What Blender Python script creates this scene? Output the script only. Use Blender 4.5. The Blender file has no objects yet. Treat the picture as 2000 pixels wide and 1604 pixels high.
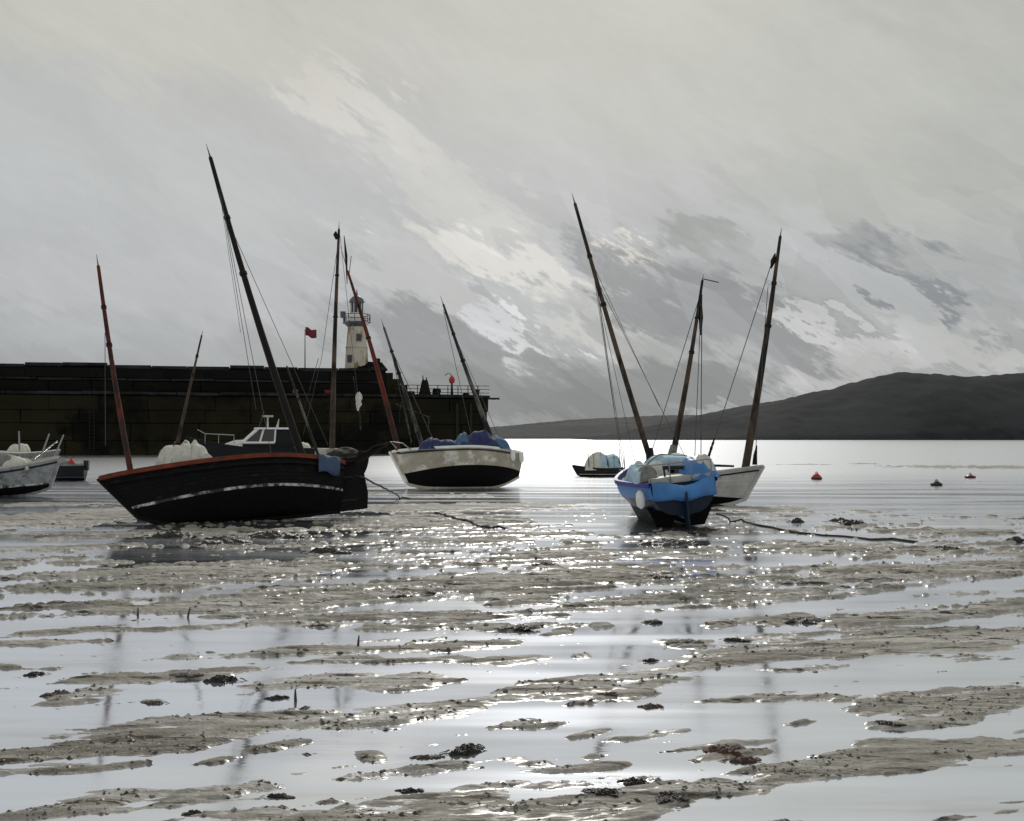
import bpy, bmesh, math, random
import numpy as np
from mathutils import Vector, Matrix, Euler

R = math.radians
random.seed(7)
scene = bpy.context.scene
col = scene.collection

# ------------------------------------------------------------------ camera
EYE, FPX, HOR = 2.5, 2000.0, 852.0          # eye height, focal length (photo pixels), horizon row
cam_d = bpy.data.cameras.new('camera')
cam = bpy.data.objects.new('camera', cam_d)
col.objects.link(cam)
cam.location = (0, 0, EYE)
cam.rotation_euler = (R(90), 0, 0)
cam_d.sensor_width = 36.0
cam_d.lens = 36.0 * FPX / 2000.0
cam_d.shift_y = (HOR - 802.0) / 2000.0
cam_d.clip_start, cam_d.clip_end = 0.1, 20000
scene.camera = cam
scene.render.resolution_x, scene.render.resolution_y = 1024, 821

# ------------------------------------------------------------------ world: thin Nishita daylight under heavy cloud
SUN_EL, SUN_AZ = 33.0, 3.0
world = bpy.data.worlds.new('World')
scene.world = world
world.use_nodes = True


class NT:
    """small helper for building node trees"""
    def __init__(s, tree):
        s.t = tree; s.n = tree.nodes; s.l = tree.links
    def new(s, kind, **kw):
        n = s.n.new(kind)
        for k, v in kw.items():
            if k == 'inp':
                for a, b in v.items():
                    if hasattr(b, 'is_linked') or isinstance(b, bpy.types.NodeSocket):
                        s.l.new(b, n.inputs[a])
                    else:
                        n.inputs[a].default_value = b
            else:
                setattr(n, k, v)
        return n
    def math(s, op, a, b=None, c=None):
        n = s.new('ShaderNodeMath', operation=op)
        for i, x in enumerate((a, b, c)):
            if x is None: continue
            if isinstance(x, bpy.types.NodeSocket): s.l.new(x, n.inputs[i])
            else: n.inputs[i].default_value = x
        return n.outputs[0]
    def mix(s, fac, a, b, blend='MIX'):
        n = s.new('ShaderNodeMix', data_type='RGBA', blend_type=blend)
        for i, x in ((0, fac), (6, a), (7, b)):
            if isinstance(x, bpy.types.NodeSocket): s.l.new(x, n.inputs[i])
            else: n.inputs[i].default_value = x
        return n.outputs[2]
    def ramp(s, fac, stops):
        n = s.new('ShaderNodeValToRGB')
        s.l.new(fac, n.inputs[0])
        e = n.color_ramp.elements
        while len(e) < len(stops): e.new(0.5)
        for i, (p, c) in enumerate(stops):
            e[i].position = p
            e[i].color = c if len(c) == 4 else (*c, 1)
        return n.outputs[0]
    def rng(s, v, a, b, c=0.0, d=1.0, interp='SMOOTHSTEP'):
        n = s.new('ShaderNodeMapRange', interpolation_type=interp)
        s.l.new(v, n.inputs[0])
        for i, x in enumerate((a, b, c, d)): n.inputs[i + 1].default_value = x
        return n.outputs[0]


def lin(r, g, b):
    f = lambda c: c / 12.92 if c <= 0.04045 else ((c + 0.055) / 1.055) ** 2.4
    return (f(r / 255), f(g / 255), f(b / 255), 1)


def build_world():
    T = NT(world.node_tree)
    T.n.clear()
    tc = T.new('ShaderNodeTexCoord')
    sep = T.new('ShaderNodeSeparateXYZ', inp={0: tc.outputs['Generated']})
    X, Y, Z = sep.outputs
    az = T.math('ARCTAN2', X, Y)
    el = T.math('ARCSINE', Z)
    uv = T.new('ShaderNodeCombineXYZ', inp={0: az, 1: el, 2: 0.0}).outputs[0]
    # ragged cloud edges: warp the sky direction
    wn = T.new('ShaderNodeTexNoise', noise_dimensions='2D',
               inp={'Vector': uv, 'Scale': 7.0, 'Detail': 5.0, 'Roughness': 0.6})
    ws = T.new('ShaderNodeVectorMath', operation='SUBTRACT', inp={0: wn.outputs['Color'], 1: (0.5, 0.5, 0.5)})
    wm = T.new('ShaderNodeVectorMath', operation='MULTIPLY', inp={0: ws.outputs[0], 1: (0.09, 0.05, 0.0)})
    wuv = T.new('ShaderNodeVectorMath', operation='ADD', inp={0: uv, 1: wm.outputs[0]}).outputs[0]
    wn2 = T.new('ShaderNodeTexNoise', noise_dimensions='2D',
                inp={'Vector': T.new('ShaderNodeMapping', vector_type='TEXTURE', inp={0: uv, 'Rotation': (0, 0, R(-30)), 'Scale': (.12, .035, 1)}).outputs[0],
                     'Scale': 1.6, 'Detail': 5.0, 'Roughness': 0.62})
    wb = T.new('ShaderNodeVectorMath', operation='SUBTRACT', inp={0: wn2.outputs['Color'], 1: (0.5, 0.5, 0.5)})
    wbm = T.new('ShaderNodeVectorMath', operation='MULTIPLY', inp={0: wb.outputs[0], 1: (0.20, 0.075, 0.0)})
    buv = T.new('ShaderNodeVectorMath', operation='ADD', inp={0: wuv, 1: wbm.outputs[0]}).outputs[0]
    # height of the cloud deck: pale overhead, leaden towards the sea
    elw = T.new('ShaderNodeSeparateXYZ', inp={0: wuv}).outputs[1]
    base = T.ramp(T.rng(elw, -0.02, 0.55, interp='LINEAR'), [
        (0.0, lin(150, 154, 156)), (0.17, lin(168, 171, 173)), (0.30, lin(182, 185, 187)),
        (0.48, lin(190, 192, 192)), (0.72, lin(190, 190, 184)), (1.0, lin(182, 182, 174))])
    c = base
    # cloud banks and gaps, each at its own bearing and height: px, py, half length, half width, slope (deg), colour, strength
    banks = [
        (150, 300, 480, 130, 12, (190, 193, 193), .5), (300, 560, 420, 60, 4, (192, 192, 195), .5),
        (120, 655, 300, 38, 2, (178, 182, 184), .6), (480, 690, 330, 36, 3, (166, 170, 172), .6),
        (700, 215, 190, 40, 33, (217, 214, 205), .8), (820, 330, 300, 60, 38, (203, 203, 200), .6),
        (690, 420, 260, 60, 30, (188, 191, 193), .6),
        (930, 500, 190, 36, 20, (219, 218, 213), .9), (830, 560, 210, 52, 30, (200, 202, 201), .6),
        (1000, 640, 120, 24, 38, (214, 216, 219), .9), (880, 690, 260, 60, 18, (146, 150, 154), .85),
        (1000, 775, 240, 50, 8, (134, 139, 142), .85),
        (1205, 500, 62, 26, 30, (224, 221, 214), .95), (1350, 480, 105, 40, 12, (162, 165, 164), .9),
        (1235, 560, 170, 44, 38, (148, 152, 155), .9), (1190, 640, 130, 62, 24, (197, 199, 196), .85),
        (1290, 690, 210, 40, 32, (160, 164, 166), .7),
        (1330, 765, 280, 52, 6, (136, 141, 144), .9), (1470, 620, 190, 75, 20, (143, 147, 151), .85),
        (1620, 650, 120, 22, 27, (204, 206, 206), .9), (1560, 560, 190, 34, 24, (176, 180, 181), .8),
        (1735, 500, 105, 44, 22, (160, 163, 165), .9), (1825, 580, 140, 44, 42, (136, 142, 147), .95),
        (1740, 690, 220, 34, -16, (192, 194, 194), .8), (1930, 600, 150, 30, 30, (172, 175, 176), .8),
        (1900, 690, 150, 34, 32, (188, 190, 189), .8), (1960, 500, 130, 60, 10, (168, 171, 170), .7),
        (1700, 380, 320, 70, 10, (178, 181, 177), .6), (1850, 150, 420, 260, 14, (180, 182, 175), .7),
        (1350, 120, 520, 160, 8, (194, 196, 190), .6), (300, 60, 420, 90, 4, (202, 201, 191), .6),
        (1480, 800, 300, 24, -12, (178, 182, 184), .6)]
    for px, py, hl, hw, sl, rgb, st in banks:
        u = math.atan((px - 1000) / 2000)
        v = math.atan((HOR - py) / 2000 * math.cos(u))
        mp = T.new('ShaderNodeMapping', vector_type='TEXTURE',
                   inp={0: buv, 'Location': (u, v, 0), 'Rotation': (0, 0, R(-sl)), 'Scale': (hl / 2000, hw / 2000, 1)})
        ln = T.new('ShaderNodeVectorMath', operation='LENGTH', inp={0: mp.outputs[0]})
        e0, e1 = (1.22, 0.66) if (px > 800 and hw < 90) else (1.25, 0.5)
        f = T.rng(ln.outputs['Value'], e0, e1, 0.0, st)
        c = T.mix(f, c, lin(*rgb))
    # long wind-driven streaks running down to the right, and flat facets of broken cloud
    low = T.rng(el, 0.31, 0.12)
    ws2 = T.new('ShaderNodeVectorMath', operation='MULTIPLY', inp={0: ws.outputs[0], 1: (0.035, 0.02, 0.0)})
    wuv2 = T.new('ShaderNodeVectorMath', operation='ADD', inp={0: uv, 1: ws2.outputs[0]}).outputs[0]
    def smap(rot, sx, sy, src):
        return T.new('ShaderNodeMapping', vector_type='TEXTURE',
                     inp={0: src, 'Rotation': (0, 0, R(rot)), 'Scale': (sx, sy, 1)}).outputs[0]
    sn = T.new('ShaderNodeTexNoise', noise_dimensions='2D',
               inp={'Vector': smap(-30, .22, .05, wuv), 'Scale': 1.0, 'Detail': 3.0, 'Roughness': 0.5})
    c = T.mix(1.0, c, T.ramp(sn.outputs[0], [(0.25, (.955,) * 3), (0.75, (1.045,) * 3)]), 'MULTIPLY')
    side = T.math('MULTIPLY', low, T.rng(az, -.30, .02, .35, 1.0))
    for rot, sx, sy, amt, wgt in ((-32, .15, .045, .10, .9), (-24, .09, .022, .07, .8)):
        vo = T.new('ShaderNodeTexVoronoi', voronoi_dimensions='2D', feature='F1',
                   inp={'Vector': smap(rot, sx, sy, wuv2), 'Scale': 1.0, 'Randomness': 1.0})
        vs = T.new('ShaderNodeSeparateColor', inp={0: vo.outputs['Color']})
        fac = T.math('ADD', T.math('MULTIPLY', side, wgt * .9), wgt * .03)
        c = T.mix(fac, c, T.mix(1.0, c, T.ramp(vs.outputs[0], [(.1, (1 - amt,) * 3), (.9, (1 + amt,) * 3)]), 'MULTIPLY'))
    fine = T.new('ShaderNodeTexNoise', noise_dimensions='2D',
                 inp={'Vector': smap(-30, .2, .06, wuv2), 'Scale': 9.0, 'Detail': 3.0, 'Roughness': 0.6})
    c = T.mix(1.0, c, T.ramp(fine.outputs[0], [(0.3, (.985,) * 3), (0.7, (1.015,) * 3)]), 'MULTIPLY')
    sky = T.new('ShaderNodeTexSky', sky_type='NISHITA', sun_disc=False,
                sun_elevation=R(SUN_EL), sun_rotation=R(SUN_AZ), dust_density=3.0)
    b1 = T.new('ShaderNodeBackground', inp={0: sky.outputs[0], 1: 0.06})
    b2 = T.new('ShaderNodeBackground', inp={0: c, 1: 1.0})
    ms = T.new('ShaderNodeMixShader', inp={0: 0.96, 1: b1.outputs[0], 2: b2.outputs[0]})
    out = T.new('ShaderNodeOutputWorld')
    T.l.new(ms.outputs[0], out.inputs[0])


build_world()
sun_d = bpy.data.lights.new('sun', 'SUN')
sun_d.energy, sun_d.angle, sun_d.color = 1.4, R(12), (1.0, 0.96, 0.90)
sun = bpy.data.objects.new('sun', sun_d)
sun.rotation_euler = (R(-(90 - SUN_EL)), 0, R(-SUN_AZ))
sun.location = (0, 0, 60)
col.objects.link(sun)
vs_ = scene.view_settings
vs_.view_transform, vs_.look, vs_.exposure, vs_.gamma = 'Standard', 'None', 0.0, 1.0
vs_.use_curve_mapping = False
scene.render.engine = 'CYCLES'


# ------------------------------------------------------------------ helpers
def W(px, py, d):
    """a point of the place: bearing px, row py of the photograph, d metres out"""
    return Vector(((px - 1000) / FPX * d, d, EYE + (HOR - py) / FPX * d))


def G(px, py):
    d = EYE * FPX / (py - HOR)
    return Vector(((px - 1000) / FPX * d, d, 0))


class MB:
    def __init__(s): s.v = []; s.f = []
    def add(s, v, f):
        o = len(s.v); s.v += [tuple(p) for p in v]; s.f += [tuple(i + o for i in q) for q in f]; return s
    def box(s, c, size, rot=None):
        m = rot or Matrix.Identity(3)
        x, y, z = (k / 2 for k in size)
        vs = [Vector(c) + m @ Vector((a * x, b * y, e * z)) for e in (-1, 1) for b in (-1, 1) for a in (-1, 1)]
        return s.add(vs, [(0, 2, 3, 1), (4, 5, 7, 6), (0, 1, 5, 4), (2, 6, 7, 3), (0, 4, 6, 2), (1, 3, 7, 5)])
    def tube(s, pts, rad, n=8, cap=True):
        pts = [Vector(p) for p in pts]
        if not hasattr(rad, '__len__'): rad = [rad] * len(pts)
        rings = []
        up = None
        for i, p in enumerate(pts):
            d = (pts[min(i + 1, len(pts) - 1)] - pts[max(i - 1, 0)]).normalized()
            if up is None:
                up = d.orthogonal().normalized()
            up = (up - d * up.dot(d)).normalized()
            w = d.cross(up)
            rings.append([p + (up * math.cos(2 * math.pi * k / n) + w * math.sin(2 * math.pi * k / n)) * rad[i] for k in range(n)])
        vs = [q for r in rings for q in r]
        fs = [(i * n + k, i * n + (k + 1) % n, (i + 1) * n + (k + 1) % n, (i + 1) * n + k)
              for i in range(len(pts) - 1) for k in range(n)]
        if cap:
            fs += [tuple(range(n))[::-1], tuple((len(pts) - 1) * n + k for k in range(n))]
        return s.add(vs, fs)
    def lathe(s, prof, c=(0, 0, 0), n=20):
        vs, fs = [], []
        for r, z in prof:
            vs += [(c[0] + r * math.cos(2 * math.pi * k / n), c[1] + r * math.sin(2 * math.pi * k / n), c[2] + z) for k in range(n)]
        for i in range(len(prof) - 1):
            fs += [(i * n + k, i * n + (k + 1) % n, (i + 1) * n + (k + 1) % n, (i + 1) * n + k) for k in range(n)]
        fs += [tuple(range(n))[::-1], tuple((len(prof) - 1) * n + k for k in range(n))]
        return s.add(vs, fs)
    def grid(s, rows, close=False):
        m = len(rows[0])
        vs = [p for r in rows for p in r]
        fs = []
        for i in range(len(rows) - 1):
            for k in range(m if close else m - 1):
                k2 = (k + 1) % m
                fs.append((i * m + k, i * m + k2, (i + 1) * m + k2, (i + 1) * m + k))
        return s.add(vs, fs)
    def mesh(s, name, mat, smooth=False, inv=None):
        me = bpy.data.meshes.new(name)
        v = [inv @ Vector(p) for p in s.v] if inv is not None else s.v
        me.from_pydata([tuple(p) for p in v], [], s.f)
        bm = bmesh.new(); bm.from_mesh(me)
        bmesh.ops.remove_doubles(bm, verts=bm.verts, dist=1e-4)
        bmesh.ops.recalc_face_normals(bm, faces=bm.faces)
        bm.to_mesh(me); bm.free()
        if smooth:
            me.polygons.foreach_set('use_smooth', [True] * len(me.polygons))
            try: me.set_sharp_from_angle(angle=R(42))
            except Exception: pass
        me.materials.append(mat)
        return me
    def build(s, name, mat, parent=None, smooth=False, inv=None):
        o = bpy.data.objects.new(name, s.mesh(name, mat, smooth, inv))
        col.objects.link(o)
        o.parent = parent
        return o


def tag(o, label=None, cat=None, group=None, kind=None):
    if label: o['label'] = label
    if cat: o['category'] = cat
    if group: o['group'] = group
    if kind: o['kind'] = kind
    return o


def empty(name, loc, rot=(0, 0, 0)):
    o = bpy.data.objects.new(name, None)
    o.empty_display_size = 0.3
    o.location = loc; o.rotation_euler = rot
    col.objects.link(o)
    return o


def mat_of(o):
    return Matrix.Translation(Vector(o.location)) @ o.rotation_euler.to_matrix().to_4x4()


def wpart(thing, name, mb, mat, smooth=True, parent=None):
    """a part modelled in world coordinates, stored in its thing's own frame"""
    return mb.build(name, mat, parent or thing, smooth, mat_of(thing).inverted())


# value noise in numpy
def _hash(ix, iy, seed):
    h = (ix.astype(np.int64) * 374761393 + iy.astype(np.int64) * 668265263 + seed * 1442695041) & 0xFFFFFFFF
    h = ((h ^ (h >> 13)) * 1274126177) & 0xFFFFFFFF
    return ((h ^ (h >> 16)) & 0xFFFF) / 65535.0


def vnoise(x, y, seed=0):
    ix, iy = np.floor(x), np.floor(y)
    fx, fy = x - ix, y - iy
    fx = fx * fx * (3 - 2 * fx); fy = fy * fy * (3 - 2 * fy)
    a, b = _hash(ix, iy, seed), _hash(ix + 1, iy, seed)
    c, d = _hash(ix, iy + 1, seed), _hash(ix + 1, iy + 1, seed)
    return (a + (b - a) * fx) * (1 - fy) + (c + (d - c) * fx) * fy


def fbm(x, y, oct=4, seed=0, gain=0.5):
    s, a, t = 0, 1.0, 0
    for i in range(oct):
        s = s + a * vnoise(x, y, seed + i * 17); t += a
        a *= gain; x = x * 2.03 + 5.1; y = y * 2.03 + 1.7
    return s / t - 0.5


# ------------------------------------------------------------------ materials
def principled(name, base, rough=0.6, metal=0.0, noise=None, bump=None, spec=None, coord='Object', stretch=None, dirt_or_highlight=None):
    m = bpy.data.materials.new(name); m.use_nodes = True
    T = NT(m.node_tree); T.n.clear()
    out = T.new('ShaderNodeOutputMaterial')
    p = T.new('ShaderNodeBsdfPrincipled')
    T.l.new(p.outputs[0], out.inputs[0])
    p.inputs['Roughness'].default_value = rough
    p.inputs['Metallic'].default_value = metal
    if spec is not None: p.inputs['Specular IOR Level'].default_value = spec
    tc = T.new('ShaderNodeTexCoord')
    vec = T.new('ShaderNodeNewGeometry').outputs['Position'] if coord == 'World' else tc.outputs[coord]
    if stretch:
        vec = T.new('ShaderNodeMapping', inp={0: vec, 'Scale': stretch}).outputs[0]
    colr = (*base[:3], 1)
    c = None
    if noise:
        sc, amt = noise
        n = T.new('ShaderNodeTexNoise', inp={'Vector': vec, 'Scale': sc, 'Detail': 6.0, 'Roughness': 0.65})
        c = T.mix(1.0, colr, T.ramp(n.outputs[0], [(0.3, (1 - amt,) * 3), (0.7, (1 + amt,) * 3)]), 'MULTIPLY')
        T.l.new(T.rng(n.outputs[0], 0.2, 0.8, max(0.02, rough - 0.12), min(1, rough + 0.12)), p.inputs['Roughness'])
    if dirt_or_highlight:
        dc, sc, lo, hi = dirt_or_highlight
        n = T.new('ShaderNodeTexNoise', inp={'Vector': vec, 'Scale': sc, 'Detail': 7.0, 'Roughness': 0.7})
        c = T.mix(T.rng(n.outputs[0], lo, hi), c if c is not None else colr, (*dc, 1))
    if c is not None: T.l.new(c, p.inputs['Base Color'])
    else: p.inputs['Base Color'].default_value = colr
    if bump:
        sc, st, dist = bump
        n = T.new('ShaderNodeTexNoise', inp={'Vector': vec, 'Scale': sc, 'Detail': 5.0, 'Roughness': 0.6})
        b = T.new('ShaderNodeBump', inp={'Strength': st, 'Distance': dist, 'Height': n.outputs[0]})
        T.l.new(b.outputs[0], p.inputs['Normal'])
    return m


M = {}
M['tar'] = principled('tarred_hull', (.0045, .0045, .005), .5, spec=.12, noise=(2.2, .5), bump=(5, 1.0, .06), stretch=(1, 1, 3), dirt_or_highlight=((.030, .031, .042), 3.0, .57, .72))  # bluish patches are highlights painted into the hull colour
M['tar_bottom'] = principled('black_antifouling', (.0045, .004, .004), .7, spec=.10, noise=(3, .5), bump=(12, .7, .03), dirt_or_highlight=((.035, .032, .028), 4.0, .60, .78))
M['bootwhite'] = principled('worn_white_paint', (.60, .61, .62), .5, noise=(6, .3), bump=(9, .6, .02), dirt_or_highlight=((.02, .02, .024), 2.2, .42, .54))
M['rail_red'] = principled('red_brown_rail', (.16, .032, .014), .6, spec=.25, noise=(2.5, .5), bump=(10, .6, .02), dirt_or_highlight=((.06, .03, .02), 1.8, .50, .66))
M['mast_dark'] = principled('dark_mast', (.010, .008, .007), .6, spec=.2, noise=(4, .5), bump=(20, .4, .01), stretch=(1, 1, .3))
M['mast_brown'] = principled('weathered_mast', (.085, .060, .040), .65, spec=.25, noise=(3, .6), bump=(20, .4, .01), stretch=(1, 1, .3), dirt_or_highlight=((.012, .010, .009), 1.6, .44, .56))
M['mast_grey'] = principled('grey_mast', (.11, .105, .10), .55, spec=.3, noise=(3, .6), dirt_or_highlight=((.014, .013, .012), 1.6, .42, .55), stretch=(1, 1, .3))
M['mast_red'] = principled('red_mast', (.13, .022, .012), .6, spec=.25, noise=(3, .5), dirt_or_highlight=((.025, .014, .011), 1.3, .46, .6), stretch=(1, 1, .4))
M['wire'] = principled('rigging_wire', (.05, .05, .05), .5)
M['rope'] = principled('wet_rope', (.03, .028, .026), .8, bump=(60, .6, .01))
M['deck'] = principled('deck_boards', (.10, .085, .065), .6, noise=(4, .3))
M['dark_deck'] = principled('dark_deck', (.03, .028, .026), .6, noise=(4, .4))
M['white'] = principled('white_gloss_paint', (.84, .84, .83), .35, noise=(3, .12), dirt_or_highlight=((.35, .34, .30), 4, .58, .8))
M['cream'] = principled('cream_hull_paint', (.40, .36, .29), .45, noise=(1.6, .3), bump=(4, .25, .03), dirt_or_highlight=((.68, .66, .60), 1.1, .52, .62))
M['sailcloth'] = principled('off_white_sailcloth', (.62, .62, .56), .8, noise=(5, .15), bump=(9, .7, .05), dirt_or_highlight=((.30, .31, .28), 6, .55, .7))
M['blue_cover'] = principled('navy_blue_canvas', (.010, .019, .105), .7, noise=(4, .5), bump=(8, .7, .05), dirt_or_highlight=((.035, .09, .17), 3, .50, .66))
M['steel_blue'] = principled('steel_blue_canvas', (.055, .13, .24), .7, noise=(4, .4), bump=(8, .7, .05))
M['pale_blue'] = principled('pale_blue_canvas', (.40, .56, .68), .7, noise=(4, .3), bump=(8, .6, .05), dirt_or_highlight=((.14, .17, .19), 4, .58, .74))
M['bright_blue'] = principled('bright_blue_paint', (.055, .21, .52), .45, noise=(2, .25), bump=(5, .2, .02))
M['royal'] = principled('royal_blue_paint', (.02, .045, .30), .4, noise=(3, .3))
M['navy'] = principled('navy_paint', (.008, .017, .038), .45, spec=.3, noise=(3, .4), bump=(8, .4, .02))
M['slate_blue'] = principled('slate_blue_tarp', (.035, .07, .15), .6, noise=(5, .3), bump=(10, .7, .03))
M['grey_hull'] = principled('pale_grey_hull_paint', (.50, .49, .46), .45, noise=(2, .22), dirt_or_highlight=((.25, .24, .21), 3, .55, .75))
M['grey_gear'] = principled('grey_gear', (.20, .20, .19), .7, noise=(6, .5), bump=(10, .8, .05))
M['dark_cover'] = principled('dark_canvas', (.020, .019, .019), .75, spec=.25, noise=(5, .6), bump=(9, .9, .05), dirt_or_highlight=((.11, .11, .108), 5, .58, .72))
M['net'] = principled('heaped_net', (.012, .010, .009), .9, spec=.15, noise=(9, .6), bump=(25, 1, .05))
M['glass'] = principled('dark_window_glass', (.012, .013, .015), .06, spec=.8)
M['redpaint'] = principled('red_buoy_paint', (.42, .02, .015), .4, noise=(6, .3))
M['maroon'] = principled('maroon_flag_cloth', (.16, .015, .03), .8)
M['black'] = principled('black_rubber', (.012, .012, .012), .6, noise=(5, .3))
M['iron'] = principled('rusty_iron', (.012, .011, .010), .6, spec=.25, noise=(8, .4))
M['galv'] = principled('galvanised_metal', (.30, .31, .31), .4, metal=.6)
M['granite'] = principled('weedy_granite', (.0165, .0150, .0075), .85, spec=.12, noise=(.10, .6), bump=(1.0, .9, .15), dirt_or_highlight=((.0045, .0042, .0035), .06, .46, .56), coord='World')
M['granite_cap'] = principled('coping_granite', (.020, .021, .025), .7, spec=.2, noise=(.5, .7), bump=(1.2, .9, .12), dirt_or_highlight=((.006, .006, .006), .16, .48, .56), coord='World')
M['granite_top'] = principled('dark_parapet_granite', (.0075, .0072, .0065), .85, spec=.12, noise=(.3, .6), bump=(1.0, .9, .15), coord='World')
M['core'] = principled('wall_core', (.004, .0038, .003), .95, spec=.1)
M['tower'] = principled('lighthouse_render', (.58, .54, .46), .6, noise=(.5, .25), dirt_or_highlight=((.26, .17, .07), .55, .47, .58), stretch=(1, 1, .35))
M['tower_trim'] = principled('grey_gallery_metal', (.09, .10, .12), .5, noise=(2, .5))
M['cruiser'] = principled('black_blue_paint', (.0055, .0065, .0095), .5, spec=.25, noise=(3, .4))
M['worn_grey'] = principled('worn_grey_paint', (.27, .28, .29), .6, noise=(2.5, .5), bump=(6, .8, .04), dirt_or_highlight=((.07, .07, .07), 2.2, .50, .66))
M['stake'] = principled('wet_stake_wood', (.035, .028, .022), .6, noise=(9, .4))
M['orange'] = principled('orange_plastic', (.20, .075, .025), .6, dirt_or_highlight=((.02, .015, .012), 2, .5, .6))


def weed_material():
    m = principled('wet_bladderwrack', (.016, .013, .010), .3, noise=(14, .6), bump=(40, .8, .02))
    return m


M['weed'] = weed_material()
M['weed_brown'] = principled('brown_weed', (.075, .045, .028), .4, noise=(14, .6), bump=(40, .8, .02))
M['weed_rust'] = principled('rusty_weed', (.085, .042, .027), .45, noise=(14, .6), bump=(40, .8, .02))
M['weed_grey'] = principled('silted_weed', (.075, .068, .06), .5, noise=(14, .6), bump=(40, .8, .02))


def mud_material():
    m = bpy.data.materials.new('wet_mud'); m.use_nodes = True
    T = NT(m.node_tree); T.n.clear()
    out = T.new('ShaderNodeOutputMaterial'); p = T.new('ShaderNodeBsdfPrincipled')
    T.l.new(p.outputs[0], out.inputs[0])
    geo = T.new('ShaderNodeNewGeometry')
    pos = geo.outputs['Position']
    mp = T.new('ShaderNodeMapping', inp={0: pos, 'Rotation': (0, 0, R(-16)), 'Scale': (.26, 2.0, 1)}).outputs[0]
    n1 = T.new('ShaderNodeTexNoise', inp={'Vector': mp, 'Scale': .9, 'Detail': 7.0, 'Roughness': .65})
    n2 = T.new('ShaderNodeTexNoise', inp={'Vector': mp, 'Scale': 3.2, 'Detail': 6.0, 'Roughness': .7})
    n3 = T.new('ShaderNodeTexNoise', inp={'Vector': pos, 'Scale': 22.0, 'Detail': 5.0, 'Roughness': .7})
    c = T.ramp(n1.outputs[0], [(.32, (.120, .108, .092)), (.43, (.240, .224, .196)), (.53, (.335, .322, .292)), (.64, (.50, .49, .475))])
    c = T.mix(T.rng(n2.outputs[0], .56, .63), c, (.045, .037, .030, 1))
    c = T.mix(T.rng(n2.outputs[0], .43, .36), c, (.42, .415, .42, 1))
    c = T.mix(1.0, c, T.ramp(n3.outputs[0], [(.3, (.80,) * 3), (.7, (1.22,) * 3)]), 'MULTIPLY')
    T.l.new(c, p.inputs['Base Color'])
    p.inputs['Specular IOR Level'].default_value = .22
    zz = T.new('ShaderNodeSeparateXYZ', inp={0: pos}).outputs[2]
    wet = T.rng(T.math('ADD', zz, T.math('MULTIPLY', n2.outputs[0], .012)), .004, .022)     # film of water at the margins
    T.l.new(T.math('MULTIPLY', T.rng(n2.outputs[0], .3, .7, .46, .82), T.math('ADD', T.math('MULTIPLY', wet, .60), .40)), p.inputs['Roughness'])
    film = T.math('SUBTRACT', 1.0, T.rng(T.math('ADD', zz, T.math('MULTIPLY', n2.outputs[0], .03)), .012, .036))
    T.l.new(T.math('MULTIPLY', film, .85), p.inputs['Coat Weight'])
    p.inputs['Coat Roughness'].default_value = .24
    p.inputs['Coat IOR'].default_value = 1.6
    b1 = T.new('ShaderNodeBump', inp={'Strength': .9, 'Distance': .05, 'Height': n2.outputs[0]})
    rip = T.new('ShaderNodeMapping', inp={0: pos, 'Rotation': (0, 0, R(-22)), 'Scale': (3.0, 14.0, 1)}).outputs[0]
    n5 = T.new('ShaderNodeTexNoise', inp={'Vector': rip, 'Scale': 1.0, 'Detail': 4.0, 'Roughness': .6, 'Distortion': .8})
    b15 = T.new('ShaderNodeBump', inp={'Strength': .9, 'Distance': .03, 'Height': n5.outputs[0], 'Normal': b1.outputs[0]})
    b2 = T.new('ShaderNodeBump', inp={'Strength': .8, 'Distance': .02, 'Height': n3.outputs[0], 'Normal': b15.outputs[0]})
    T.l.new(b2.outputs[0], p.inputs['Normal'])
    return m


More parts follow.
